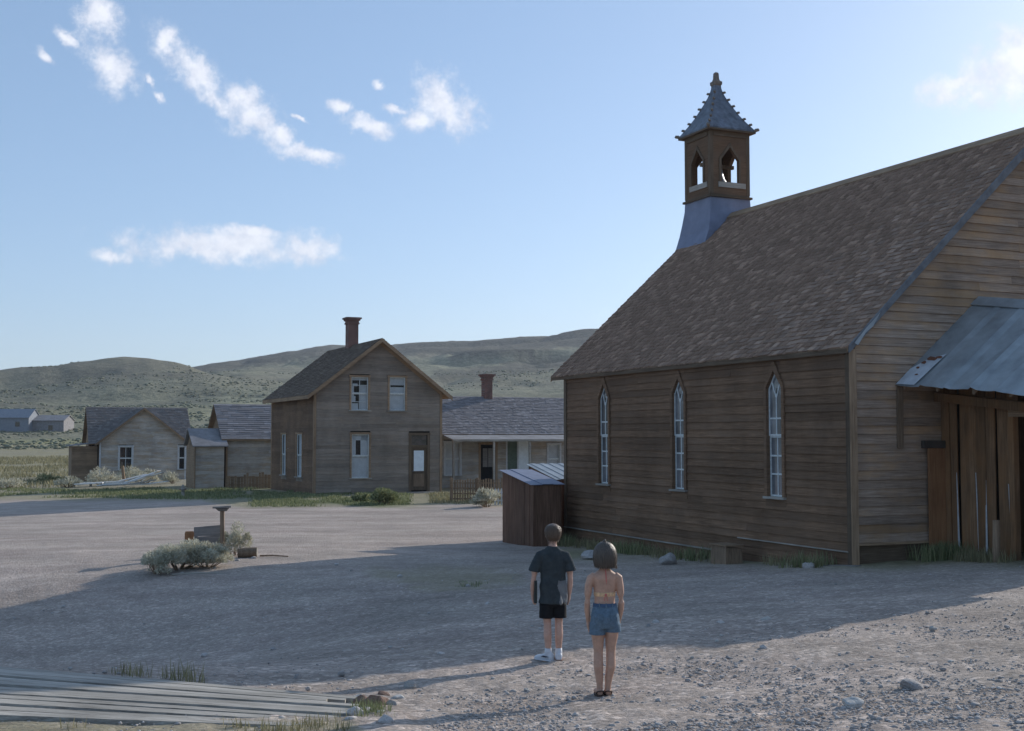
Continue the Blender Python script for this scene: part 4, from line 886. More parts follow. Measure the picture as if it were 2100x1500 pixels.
def cottage_gabled():
    o = at_z(203, 985, -3.05); root = tag(empty('cottage', to_world(o), YAW), 'bleached wooden cottage with a front gable and a brown side lean-to', 'house')
    w, he, hr = 5.75, 2.65, 4.9; xm = w / 2; sl = (hr - he) / xm
    gable_core(root, 0, w, 0, 4, -.6, he, hr, 'y', .2); gable_core(root, -.45, 6.05, .6, 5.6, -.6, he, hr + .1, 'x', .2)
    wins = [(1.30, 2.14, .68, 2.26), (5.28, 5.70, .68, 2.26)]
    hol = [rect_hole(a - .07, b + .07, c - .05, d + .07) for (a, b, c, d) in wins]
    boards(root, (0, 0, 0), (1, 0, 0), (0, -1, 0), lambda z: .1 if z < he else (z - he) / sl + .1, lambda z: w - .05 if z < he else w - (z - he) / sl - .1, -.3, hr - .15, .18, M['cottage_side'], hol, .02, 2.6)
    rect_window(root, (0, 0, 0), (1, 0, 0), (0, -1, 0), *wins[0], blind=None, cols=2, rws=2, case='white_paint', pane='pane_dark'); rect_window(root, (0, 0, 0), (1, 0, 0), (0, -1, 0), *wins[1], blind=None, cols=1, rws=2, case='white_paint', pane='pane_dark')
    for x in (-.02, w - .08): MB().box(x, x + .11, -.05, -.03, -.3, he).build('corner_board', M['white_paint'], root)
    slab('side_wall', root, [(-.02, .0, -.4), (-.02, 3.0, -.4), (-.02, 3, he), (-.02, 0, he)], (.02, 0, 0), M['brown_gable']); slab('side_wall', root, [(w, .0, -.4), (w, 3, -.4), (w, 3, he), (w, 0, he)], (.02, 0, 0), M['brown_gable'])
    slab('gable_wall', root, [(-.45, .7, -.4), (-.45, 5.5, -.4), (-.45, 5.5, he), (-.45, 3.1, hr), (-.45, .7, he)], (.03, 0, 0), M['brown_gable']); slab('gable_wall', root, [(6.05, .7, -.4), (6.05, 5.5, -.4), (6.05, 5.5, he), (6.05, 3.1, hr), (6.05, .7, he)], (-.03, 0, 0), M['brown_gable'])
    slab('back_wall', root, [(-.4, 5.56, -.4), (6.0, 5.56, -.4), (6.0, 5.56, he), (-.4, 5.56, he)], (0, .03, 0), M['brown_gable'])
    for s in (0, 1):
        f = (lambda x: x) if s == 0 else (lambda x: w - x); z = lambda x: he + sl * x + .05; ov = .3
        slab('roof_deck', root, [(f(-ov), -.33, z(-ov)), (f(xm), -.33, z(xm)), (f(xm), -.33, z(xm) - .08), (f(-ov), -.33, z(-ov) - .08)], (0, 3.2, 0), M['trim_h'])
        course_roof('roof', root, (f(-ov), -.35, z(-ov) + .004), (f(-ov), 2.9, z(-ov) + .004), (f(xm), -.35, z(xm) + .004), (f(xm), 2.9, z(xm) + .004), M['cottage_shingle'], .17, .022, .2)['kind'] = 'stuff'
        MB().prism([(f(-ov), -.37, z(-ov)), (f(xm), -.37, z(xm)), (f(xm), -.37, z(xm) - .16), (f(-ov), -.37, z(-ov) - .16)], (0, .03, 0)).build('barge_board', M['brown_gable'], root)
    sl2 = (hr + .08 - he) / 2.5
    for s in (0, 1):
        f = (lambda y: y) if s == 0 else (lambda y: 6.2 - y); z = lambda y: he + sl2 * (y - .6) + .06
        slab('roof_deck', root, [(-.68, f(.35), z(.35)), (-.68, f(3.1), z(3.1)), (-.68, f(3.1), z(3.1) - .07), (-.68, f(.35), z(.35) - .07)], (6.96, 0, 0), M['brown_gable'])
        course_roof('main_roof', root, (-.7, f(.35), z(.35) + .004), (6.3, f(.35), z(.35) + .004), (-.7, f(3.1), z(3.1) + .004), (6.3, f(3.1), z(3.1) + .004), M['cottage_shingle'], .17, .022, .2)['kind'] = 'stuff'
    boards(root, (0, .45, 0), (1, 0, 0), (0, -1, 0), lambda z: -1.75, lambda z: -.1, -.3, 2.3, .18, M['brown_gable'], [], .02, 3)
    ln = MB().box(-1.72, -.12, .47, 3.2, -.4, 2.28).build('lean_to', M['dark_inside'], root)
    MB().box(-1.76, -1.73, .43, 3.2, -.4, 2.28).build('side_wall', M['brown_gable'], ln)
    MB().hexa([(-1.95, .2, 2.30), (-.05, .2, 2.52), (-.05, 3.3, 2.52), (-1.95, 3.3, 2.30)], [(-1.95, .2, 2.36), (-.05, .2, 2.58), (-.05, 3.3, 2.58), (-1.95, 3.3, 2.36)]).build('lean_to_roof', M['far_roof'], ln)
    return root
cottage_gabled()

def cottage_ridge():
    o = at_z(560, 1004, -3.15); root = tag(empty('cottage', to_world(o), YAW), 'pale cottage with grey roof sideways behind the two-storey house', 'house')
    x0, x1, d, he, hr = -2.75, 4.2, 5.0, 3.02, 4.95
    gable_core(root, x0, x1, 0, d, -.6, he, hr, 'x', .2)
    boards(root, (0, 0, 0), (1, 0, 0), (0, -1, 0), lambda z: x0 + .05, lambda z: x1, -.3, he - .02, .18, M['cottage_side'], [], .02, 2.4)
    sl = (hr - he) / (d / 2); ov = .2
    for s in (0, 1):
        f = (lambda y: y) if s == 0 else (lambda y: d - y); z = lambda y: he + sl * y + .05
        slab('roof_deck', root, [(x0 - .28, f(-ov), z(-ov)), (x0 - .28, f(d / 2), z(d / 2)), (x0 - .28, f(d / 2), z(d / 2) - .08), (x0 - .28, f(-ov), z(-ov) - .08)], (x1 - x0 + .5, 0, 0), M['brown_gable'])
        course_roof('roof', root, (x0 - .3, f(-ov), z(-ov) + .004), (x1 + .3, f(-ov), z(-ov) + .004), (x0 - .3, f(d / 2), z(d / 2) + .004), (x1 + .3, f(d / 2), z(d / 2) + .004), M['ranch_shingle'], .2, .025, .5)['kind'] = 'stuff'
    for x in (x0, x1 - .03): slab('gable_wall', root, [(x, .02, -.5), (x, d - .02, -.5), (x, d - .02, he), (x, d / 2, hr - .05), (x, .02, he)], (.03, 0, 0), M['brown_gable'])
    MB().box(x0 - .02, x0 + .09, -.04, -.01, -.3, he).build('corner_board', M['trim'], root)
    # little front shed against the left end
    boards(root, (0, -.55, 0), (1, 0, 0), (0, -1, 0), lambda z: -4.55, lambda z: -2.95, -.3, 2.55, .18, M['cottage_side'], [], .02, 3)
    sh = MB().box(-4.5, -3.0, -.5, 2.2, -.5, 2.5).build('lean_to', M['dark_inside'], root)
    MB().box(-4.62, -4.56, -.60, 2.2, -.5, 2.6).build('side_wall', M['brown_gable'], sh)
    MB().prism([(-4.75, -.75, 2.56), (-4.75, 1.1, 3.55), (-4.75, 1.1, 3.48), (-4.75, -.75, 2.49)], (2.0, 0, 0)).build('lean_to_roof', M['far_roof'], sh); MB().prism([(-4.75, 1.1, 3.55), (-4.75, 2.5, 2.6), (-4.75, 2.5, 2.53), (-4.75, 1.1, 3.48)], (2.0, 0, 0)).build('lean_to_roof', M['far_roof'], sh)
    slab('gable_wall', sh, [(-4.58, -.5, 2.5), (-4.58, 2.2, 2.5), (-4.58, 1.1, 3.4)], (.03, 0, 0), M['brown_gable'])
    return root
cottage_ridge()

def far_building(u0, u1, vt, vb, ve, r, label, matn, wins):
    a = (u0 + u1) / 2; d = ray(a, vb); t = r / d[1]; x, y = d[0] * t, d[1] * t; z = gz(x, y)
    w = (u1 - u0) / F * r; he = (vb - ve) / F * r; hr = (vb - vt) / F * r
    root = tag(empty('far_house', (x, y, z), 0), label, 'building', None)
    MB().prism([(-w / 2, 0, -1), (-w / 2, 6, -1), (-w / 2, 6, he), (-w / 2, 3, hr), (-w / 2, 0, he)], (w, 0, 0)).build('wall', M[matn], root)
    for s in (0, 1):
        f = (lambda q: q) if s == 0 else (lambda q: 6 - q)
        MB().prism([(-w / 2 - .2, f(-.3), he - .1), (-w / 2 - .2, f(3), hr + .06), (-w / 2 - .2, f(3), hr + .16), (-w / 2 - .2, f(-.3), he + .0)], (w + .4, 0, 0)).build('roof', M['far_white'] if matn == 'far_white' else M['far_roof'], root)
    for (p, q) in wins: MB().box(-w / 2 + p * w, -w / 2 + p * w + .9, -.04, .02, he * q, he * q + 1.0).build('window', M['pane_dark'], root)
far_building(-40, 58, 853, 898, 870, 250, 'pale blue-white far house below the sagebrush hill', 'far_white', [(.72, .35), (.3, .35)])
far_building(60, 130, 866, 898, 876, 252, 'low grey-blue far shed beside the pale far house', 'far_roof', [(.55, .1)])

def outhouse(x0, x1, y0, y1, zb, zn, zf, label, corr):
    p = cw(x0, y0, zb); root = tag(empty('shed', p, YAW), label, 'shed')
    w, l = x1 - x0, y1 - y0; hn, hf = zn - zb, zf - zb; hz = lambda y: hn + (hf - hn) * y / l
    MB().hexa([(.04, .04, -.3), (w - .04, .04, -.3), (w - .04, l - .04, -.3), (.04, l - .04, -.3)], [(.04, .04, hn - .05), (w - .04, .04, hn - .05), (w - .04, l - .04, hf - .05), (.04, l - .04, hf - .05)]).build('inner_wall', M['dark_inside'], root)
    def plank(a0, a1, face):
        d = random.uniform(-.006, .006); z0 = -.25 + random.uniform(-.03, .06)
        if face == 'l': MB().hexa([(-.0 + d, a0, z0), (.03 + d, a0, z0), (.03 + d, a1, z0), (d, a1, z0)], [(d, a0, hz(a0)), (.03 + d, a0, hz(a0)), (.03 + d, a1, hz(a1)), (d, a1, hz(a1))]).build('plank', M['shed_v'], root)
        elif face == 'r': MB().hexa([(w - .03, a0, z0), (w, a0, z0), (w, a1, z0), (w - .03, a1, z0)], [(w - .03, a0, hz(a0)), (w, a0, hz(a0)), (w, a1, hz(a1)), (w - .03, a1, hz(a1))]).build('plank', M['shed_v'], root)
        else:
            yy, h = (d - .032, hn) if face == 'f' else (l + .002, hf)
            MB().box(a0, a1, yy, yy + .03, z0, h).build('plank', M['shed_v'], root)
    for face, ln in (('l', l), ('f', w), ('r', l), ('b', w)):
        a = .0
        while a < ln - .02:
            b = min(ln, a + random.uniform(.13, .2)); plank(a + .003, b - .003, face); a = b
    ov = .08; n = int((w + 2 * ov) / .14) if corr else 3
    for k in range(n):
        a0, a1 = -ov + (w + 2 * ov) * k / n, -ov + (w + 2 * ov) * (k + 1) / n
        z0 = hz(-ov) + .02 + (.014 if k % 2 else 0); z1 = hz(l + ov) + .02 + (.014 if k % 2 else 0)
        MB().hexa([(a0, -ov, z0), (a1 + .004, -ov, z0), (a1 + .004, l + ov, z1), (a0, l + ov, z1)], [(a0, -ov, z0 + .012), (a1 + .004, -ov, z0 + .012), (a1 + .004, l + ov, z1 + .012), (a0, l + ov, z1 + .012)]).build('roof_sheet', M['bluegrey_tin'] if not corr else M['galv'], root)
    return root
outhouse(-1.36, -.56, 10.62, 12.50, -.62, .96, 1.26, 'small dark plank shed with a sloping tin roof beside the church corner', False)
outhouse(-.12, 1.0, 11.72, 13.5, -.75, 1.04, 1.38, 'small shed with ribbed tin roof behind the dark plank shed', True)

# ================================================================ vegetation
def leaf_cloud(n, pos, size, out, aspect=.35, up=.35):
    """n thin leaf triangles at pos (n,3), leaning along out (n,3)"""
    d = out + rng.normal(0, .45, (n, 3)) + np.array([0, 0, up]); d /= np.linalg.norm(d, axis=1)[:, None]
    s = np.cross(d, rng.normal(0, 1, (n, 3))); s /= np.linalg.norm(s, axis=1)[:, None] + 1e-9
    sz = size * rng.uniform(.5, 1.4, (n, 1))
    V = np.stack([pos - s * sz * aspect, pos + s * sz * aspect, pos + d * sz * 1.6], 1).reshape(-1, 3)
    return V, np.arange(n * 3).reshape(-1, 3)
def sagebrush(name, p, rx, rz, label, cat='bush', group=None, n=1100, mat='sage', ry=None, leaf=.045, stems=9):
    ry = ry or rx; root = tag(empty(name, p, random.uniform(0, 6)), label, cat, group)
    nl = 14; cen = []
    for k in range(nl):
        a = random.uniform(0, 2 * PI); q = math.sqrt(random.random()) * .72; cen.append((q * rx * math.cos(a), q * ry * math.sin(a), rz * random.uniform(.10, .66) * (1.1 - .55 * q), random.uniform(.24, .42)))
    cen = np.array(cen); ci = rng.integers(0, nl, n); dirs = rng.normal(0, 1, (n, 3)); dirs /= np.linalg.norm(dirs, axis=1)[:, None]; dirs[:, 2] = np.abs(dirs[:, 2]) * .9 + .05 * dirs[:, 2]
    rad = cen[ci, 3][:, None] * rng.uniform(.55, 1.05, (n, 1)) * np.array([rx, ry, rz])
    pos = cen[ci, :3] + dirs * rad; pos[:, 2] = np.maximum(pos[:, 2], .02)
    V, Fc = leaf_cloud(n, pos, leaf, dirs)
    tint = np.clip(.5 + .22 * rng.normal(0, 1, n) + .1 * np.sin(ci * 2.3), 0, 1).repeat(3)[:, None]
    np_mesh('foliage', V, Fc, M[mat], root, {'tint': tint})
    st = MB()
    for k in range(stems):
        c = cen[k % nl]; st.tube([(c[0] * .1, c[1] * .1, -.05), (c[0] * .6, c[1] * .6, c[2] * .5), (c[0], c[1], c[2] + .03)], [.014 * rx * 2, .009 * rx * 2, .004], 5)
    st.build('stem', M['post'], root)
    return root
def grass_patch(name, pts_xy, h, label, mat='grass', blades=6, w=.012, spread=.06):
    P = np.array(pts_xy, float); n = len(P) * blades; base = P.repeat(blades, 0) + rng.normal(0, spread, (n, 2)); z = Hh(base[:, 0], base[:, 1])
    hh = (np.asarray(h) * np.ones(len(P))).repeat(blades) * rng.uniform(.45, 1.25, n); a = rng.uniform(0, 2 * PI, n); ln = rng.uniform(.1, .55, n) * hh
    b3 = np.c_[base, z - .01]; side = np.c_[np.cos(a), np.sin(a), np.zeros(n)] * (w * rng.uniform(.6, 1.4, (n, 1)))
    lean = np.c_[-np.sin(a) * ln, np.cos(a) * ln, hh]
    V = np.stack([b3 - side, b3 + side, b3 + lean * np.array([.45, .45, .6]) + side * .7, b3 + lean * np.array([.45, .45, .6]) - side * .7, b3 + lean], 1).reshape(-1, 3)
    i = np.arange(n)[:, None] * 5; Fc = np.concatenate([i + np.array([[0, 1, 2]]), i + np.array([[0, 2, 3]]), i + np.array([[3, 2, 4]])])
    o = np_mesh(name, V, Fc, M[mat], None, {'tint': np.clip(.5 + .25 * rng.normal(0, 1, n), 0, 1).repeat(5)[:, None]})
    return tag(o, label, 'grass', None, 'stuff')
def pix_scatter(poly, n):
    """n random points on the terrain whose pixels fall in a polygon (sampled on ground area)"""
    poly = np.array(poly, float); G = [ground_pt(u, v) for u, v in poly]; g = np.array([(q.x, q.y) for q in G]); out = []
    mn, mx = g.min(0), g.max(0)
    while len(out) < n:
        c = rng.uniform(mn, mx, (4 * n, 2)); ins = np.zeros(len(c), bool); j = len(g) - 1
        for i in range(len(g)):
            cond = ((g[i, 1] > c[:, 1]) != (g[j, 1] > c[:, 1])) & (c[:, 0] < (g[j, 0] - g[i, 0]) * (c[:, 1] - g[i, 1]) / (g[j, 1] - g[i, 1] + 1e-12) + g[i, 0]); ins ^= cond; j = i
        out += list(c[ins])
    return np.array(out[:n])
def veg():
    # lawns in front of the houses
    p = pix_scatter([(525, 1008), (840, 1014), (840, 1036), (640, 1040), (515, 1040)], 2600); keep = fbm(p[:, 0] / 1.5, p[:, 1] / 1.5, 4) > .36; grass_patch('grass', p[keep], .12, 'green grass growing before the two-storey house', 'weed', 6, .016, .1)
    p = pix_scatter([(-60, 1004), (150, 1000), (520, 1003), (520, 1026), (300, 1024), (-60, 1018)], 3000); keep = fbm(p[:, 0] / 2.5, p[:, 1] / 2.5, 14) > .47; grass_patch('grass', p[keep], .15, 'patchy green grass in front of the pale cottages', 'weed', 6, .018, .14)
    p = pix_scatter([(880, 1012), (1034, 1012), (1034, 1034), (880, 1034)], 700); grass_patch('grass', p, .16, 'short dry grass by the lattice fence', 'drygrass', 5, .014, .1)
    p = pix_scatter([(-80, 940), (150, 936), (150, 1000), (-80, 1003)], 2600); keep = fbm(p[:, 0] / 5, p[:, 1] / 5, 24) > .40; grass_patch('grass', p[keep], .32, 'tall yellow meadow grass beyond the pale cottage', 'drygrass', 5, .03, .3)
    # weeds at the foot of the church
    pts = [cw(random.uniform(-.75, -.08), random.uniform(0.2, 11.0)) for _ in range(420)] + [cw(random.uniform(.1, 1.9), random.uniform(-.75, -.1)) for _ in range(150)] + [cw(random.uniform(1.5, 2.05), random.uniform(-1.9, -.1)) for _ in range(120)]
    pts = np.array([(q.x, q.y) for q in pts]); keep = fbm(pts[:, 0] * 1.1, pts[:, 1] * 1.1, 8) > .43; grass_patch('weeds', pts[keep], .22, 'dry weeds growing along the foot of the church wall', 'drygrass', 7, .007, .06)
    keep = fbm(pts[:, 0] * .9, pts[:, 1] * .9, 18) > .54; grass_patch('weeds', pts[keep], .30, 'green weeds growing along the foot of the church wall', 'weed', 8, .008, .06)
    # around the boardwalk
    p = np.array([tuple((at_z(u, 1383 + .081 * (u - 235), -2.1) * rng.uniform(1.02, 1.06))[:2]) for u in rng.normal(0, 1, 60) * 26 + rng.choice([275, 370, 395], 60)])[:34]; grass_patch('grass', p, .15 * rng.uniform(.5, 1.3, 34), 'pale grass tufts behind the boardwalk', 'drygrass', 6, .004, .05)
    p = pix_scatter([(-40, 1490), (600, 1492), (740, 1470), (770, 1500), (600, 1530), (-40, 1530)], 420); p = p[fbm(p[:, 0] * 2, p[:, 1] * 2, 77) > .45]; grass_patch('grass', p, .09, 'dry grass in front of the boardwalk edge', 'drygrass', 6, .004, .05)
    p = pix_scatter([(735, 1455), (790, 1455), (790, 1480), (735, 1480)], 50); grass_patch('grass', p, .10, 'green tuft at the end of the boardwalk', 'weed', 7, .004, .04)
    p = pix_scatter([(940, 1195), (985, 1195), (985, 1206), (940, 1206)], 26); grass_patch('grass', p, .07, 'tiny green tuft in the shaded street', 'weed', 6, .005, .05)
veg()
# bushes
for (u, v, rx, rz, lb, n, mat, ry) in [
        (366, 1168, .90, .80, 'broad grey-green sagebrush left of the short stump', 12000, 'sage', .7), (425, 1164, .52, .58, 'grey-green sagebrush in front of the grey board fence', 7000, 'sage', .45),
        (480, 1140, .42, .78, 'upright pale sagebrush behind the T-topped post', 3800, 'sage', .35), (322, 1178, .50, .52, 'low sagebrush at the end of the brush clump', 4200, 'sage', .4),
        (1000, 1040, .75, .80, 'round grey-green bush by the lattice fence and dark shed', 1800, 'sage', .6), (790, 1034, .95, .85, 'green leafy bush beside the house front door', 2000, 'weed', .6),
        (740, 1030, .55, .45, 'low green bush under the ground floor front window', 900, 'weed', .4), (215, 997, 1.5, 1.15, 'large pale sagebrush by the cottage corner', 1800, 'sage', 1.0),
        (262, 990, 1.0, 1.35, 'tall pale sagebrush under the cottage window', 1200, 'sage', .8), (300, 992, 1.0, 1.1, 'pale sagebrush right of the cottage window', 1200, 'sage', .8),
        (355, 992, .9, .8, 'small pale sagebrush near the cottage side window', 900, 'sage', .7), (98, 992, 1.0, .8, 'dark green bush out in the yellow meadow', 900, 'weed', .8),
        (140, 1000, 1.2, .7, 'spreading grey bush left of the brown lean-to', 1000, 'sage', .9), (15, 1003, 1.3, .7, 'low dry bush at the edge of the meadow', 900, 'sage', 1.0)]:
    sagebrush('sagebrush' if mat == 'sage' else 'bush', ground_pt(u, v), rx, rz, lb, 'bush', None, n, mat, ry, .030 if v > 1100 else .085)

def hill_brush():
    n = 16000; uu = rng.uniform(-150, 1330, n); t = rng.random(n); r = 215 * np.exp(t * math.log(620 / 215)); az = np.arctan((uu - 1050) / F); X = r * np.sin(az); Y = r * np.cos(az)
    keep = fbm(X / 55, Y / 55, 41) * .8 + .45 * fbm(X / 12, Y / 12, 43) > .60; X, Y, r = X[keep], Y[keep], r[keep]; n = len(X); Z = Hh(X, Y)
    phi = (1 + 5 ** .5) / 2; ico = np.array([(-1, phi, 0), (1, phi, 0), (-1, -phi, 0), (1, -phi, 0), (0, -1, phi), (0, 1, phi), (0, -1, -phi), (0, 1, -phi), (phi, 0, -1), (phi, 0, 1), (-phi, 0, -1), (-phi, 0, 1)]) / math.hypot(1, phi)
    icf = np.array([(0, 11, 5), (0, 5, 1), (0, 1, 7), (0, 7, 10), (0, 10, 11), (1, 5, 9), (5, 11, 4), (11, 10, 2), (10, 7, 6), (7, 1, 8), (3, 9, 4), (3, 4, 2), (3, 2, 6), (3, 6, 8), (3, 8, 9), (4, 9, 5), (2, 4, 11), (6, 2, 10), (8, 6, 7), (9, 8, 1)])
    s = np.clip(rng.lognormal(math.log(.24), .4, n), .12, .7) * np.clip(.7 + r / 1300, .7, 1.5)
    V = ico[None] * (s[:, None, None] * np.array([1.5, 1.3, .6])) * rng.uniform(.7, 1.3, (n, 12, 1)) + np.c_[X, Y, Z + s * .3][:, None]
    Fc = (icf[None] + (np.arange(n) * 12)[:, None, None]).reshape(-1, 3)
    o = np_mesh('hill_sagebrush', V.reshape(-1, 3), Fc, leaf_mat('hill_sage', (.17, .185, .125), (.32, .33, .24)), None, {'tint': np.clip(.45 + .25 * rng.normal(0, 1, n), 0, 1).repeat(12)[:, None]}, True)
    tag(o, 'sagebrush dotted over the hillsides', 'sagebrush', None, 'stuff')
    return ico, icf
ICO, ICF = hill_brush()

# ================================================================ stones, boardwalk and small things
def gravel():
    n = 62000; uu = rng.uniform(-60, 2160, n); vv = 1500 + 60 - 400 * rng.random(n) ** 1.35
    sun_side = np.clip((vv - (1425 - .173 * (uu - 740))) / 60, 0, 1); dens = .10 + .90 * sun_side * np.clip((uu - 640) / 150, 0, 1)
    k = rng.random(n) < dens; uu, vv = uu[k], vv[k]
    X = []; Y = []
    D = np.stack([ray(u, v) for u, v in zip(uu, vv)]); t = -2.2 / D[:, 2]
    for _ in range(6): z = Hh(D[:, 0] * t, D[:, 1] * t) - ZC; t = z / D[:, 2]
    X, Y = D[:, 0] * t, D[:, 1] * t; ok = (Y > 4) & (Y < 26); X, Y = X[ok], Y[ok]; n = len(X); Z = Hh(X, Y)
    s = np.clip(rng.lognormal(math.log(.0062), .55, n), .003, .026)
    V = ICO[None] * s[:, None, None] * rng.uniform(.55, 1.3, (n, 12, 1)) * rng.uniform(.6, 1.3, (n, 1, 3)) * np.array([1.15, 1.15, .62])
    V = V + np.c_[X, Y, Z + s * .2][:, None]; Fc = (ICF[None] + (np.arange(n) * 12)[:, None, None]).reshape(-1, 3)
    o = np_mesh('gravel', V.reshape(-1, 3), Fc, M['gravel'], None, {'tint': np.clip(.45 + .25 * rng.normal(0, 1, n), 0, 1).repeat(12)[:, None]})
    tag(o, 'loose gravel and pebbles strewn over the street', 'gravel', None, 'stuff')
gravel()
def rock_mesh(seed, flat):
    bm = bmesh.new(); bmesh.ops.create_icosphere(bm, subdivisions=3, radius=1); r = random.Random(seed); ph = [r.uniform(0, 6) for _ in range(6)]
    cuts = [(Vector((r.gauss(0, 1), r.gauss(0, 1), r.gauss(0, 1))).normalized(), r.uniform(.55, .85)) for _ in range(9)]
    for v in bm.verts:
        p = v.co.copy()
        for (nn, d) in cuts:
            e = p.dot(nn) - d
            if e > 0: p -= nn * e * .9
        p *= 1 + .05 * math.sin(5 * p.x + ph[0]) + .05 * math.sin(6 * p.y + ph[1]) + .03 * math.sin(11 * p.z + ph[2])
        v.co = Vector((p.x, p.y, p.z * flat))
    me = bpy.data.meshes.new('stone'); bm.to_mesh(me); bm.free()
    return me
ROCKS = [rock_mesh(i, f) for i, f in enumerate((.55, .7, .45, .8, .62))]
RM = {}
def stone(u, v, s, label, mat='stone', group=None, k=None, name='stone'):
    p = ground_pt(u, v); me0 = ROCKS[(k if k is not None else random.randrange(5))]
    key = (me0.name, mat)
    if key not in RM: m = me0.copy(); m.materials.append(M[mat]); RM[key] = m
    o = bpy.data.objects.new(name, RM[key]); COL.objects.link(o); o.location = (p.x, p.y, p.z + s * .22); o.rotation_euler = (random.uniform(-.2, .2), random.uniform(-.2, .2), random.uniform(0, 6)); o.scale = (s, s * random.uniform(.65, .95), s)
    return tag(o, label, 'stone', group)
stone(1868, 1412, .115, 'flat grey slab stone, largest on the sunlit gravel', 'stone', None, 2); stone(1750, 1450, .085, 'white stone lying beside the flat grey slab', 'stone_white', None, 0)
stone(790, 1490, .075, 'round grey boulder by the green tuft', 'stone', None, 3); stone(1572, 1276, .08, 'pale stone on the edge of the church shadow', 'stone_white', None, 1)
stone(768, 1450, .12, 'brown lump of rubble at the end of the boardwalk', 'stone_red', None, 1); stone(815, 1438, .07, 'small pale stone among the boardwalk rubble', 'stone_white', None, 4)
stone(1372, 1158, .22, 'squared block of stone against the church wall', 'stone', None, 3); stone(1215, 1146, .30, 'flat grey stone by the church wall near the shed', 'stone', None, 2)
stone(1660, 1166, .16, 'small stone at the foot of the church corner', 'stone', None, 0); stone(2020, 1140, .16, 'grey stone beside the short post at the plank addition', 'stone', None, 4)
for (u, v, s) in [(1565, 1333, .075), (2065, 1288, .075), (1912, 1292, .06), (1860, 1352, .06), (1290, 1372, .05), (1470, 1318, .05), (1600, 1310, .05), (1740, 1342, .05), (1480, 1390, .045), (1560, 1440, .05), (1950, 1360, .05), (2050, 1400, .045),
                  (1080, 1418, .045), (980, 1440, .045), (960, 1390, .04), (1350, 1440, .045), (1650, 1410, .04), (880, 1462, .045), (1420, 1350, .04), (2010, 1320, .045), (1700, 1290, .045), (1180, 1470, .045), (1820, 1440, .04), (1640, 1375, .045), (920, 1420, .04), (1240, 1480, .04)]:
    stone(u, v, s * .62, 'fist-sized grey stone lying loose on the sunlit gravel', 'stone' if random.random() < .75 else 'stone_white', 'stones on the sunlit gravel')
for (u, v, s) in [(1120, 1345, .05), (905, 1345, .05), (960, 1205, .06), (820, 1185, .06), (690, 1160, .06), (1000, 1240, .05), (560, 1335, .05), (880, 1260, .045), (420, 1348, .06), (700, 1385, .05), (130, 1246, .05), (610, 1390, .045), (720, 1172, .05), (1330, 1285, .045), (1345, 1278, .05), (1478, 1282, .06), (30, 1270, .05), (800, 1330, .04)]:
    stone(u, v, s, 'small dark stone lying in the shaded street', 'stone', 'stones in the shaded street')

def boardwalk():
    # long planks laid side by side on the bank; ends given in the photograph, on the terrain
    left = [(-260, 1343), (-260, 1382), (-260, 1402), (-260, 1424), (-260, 1442), (-260, 1466)]
    far_l, far_r, near_l, near_r = [to_world(at_z(*q)) for q in ((-60, 1361, -2.04), (735, 1426, -2.13), (-60, 1462, -1.98), (700, 1492, -2.06))]
    root = tag(empty('boardwalk', (far_r.x, far_r.y, 0), 0), 'boardwalk of long bleached grey planks on the near bank', 'boardwalk'); O = Vector((far_r.x, far_r.y, 0))
    n = 11; fr = [0, .09, .17, .27, .36, .45, .55, .64, .72, .82, .91, 1.0]
    top = lambda p: p.z + .10
    for k in range(n):
        a0, a1 = fr[k] + .006, fr[k + 1] - random.uniform(.004, .014)
        ex = random.uniform(-.30, .12) if k else .02
        cs = []
        for (f_, l_, r_) in ((a0, far_l, far_r), (a1, far_l, far_r)):
            pl = far_l.lerp(near_l, f_); pr = far_r.lerp(near_r, f_); d = (pr - pl); pl2 = pl - d * .22; pr2 = pr + d.normalized() * ex; cs.append((pl2, pr2))
        m_ = []; segs = 6; dz = random.uniform(-.012, .012); rings = []
        for i in range(segs + 1):
            t = i / segs; q = []
            for (pl, pr) in cs:
                p = pl.lerp(pr, t); q.append(Vector((p.x, p.y, p.z + dz + .008 * math.sin(3 * t + k))) - O)
            th = Vector((0, 0, .05)); rings.append([q[0], q[1], q[1] - th, q[0] - th])
        MB().rings(rings).build('plank', M['boardwalk'], root)
    for t in (.02, .35, .66):
        p = far_l.lerp(far_r, t) - O; q = near_l.lerp(near_r, t) - O
        p.z -= .125; q.z -= .125; MB().tube([p, q], .06, 6).build('sleeper', M['grey_board'], root)
boardwalk()

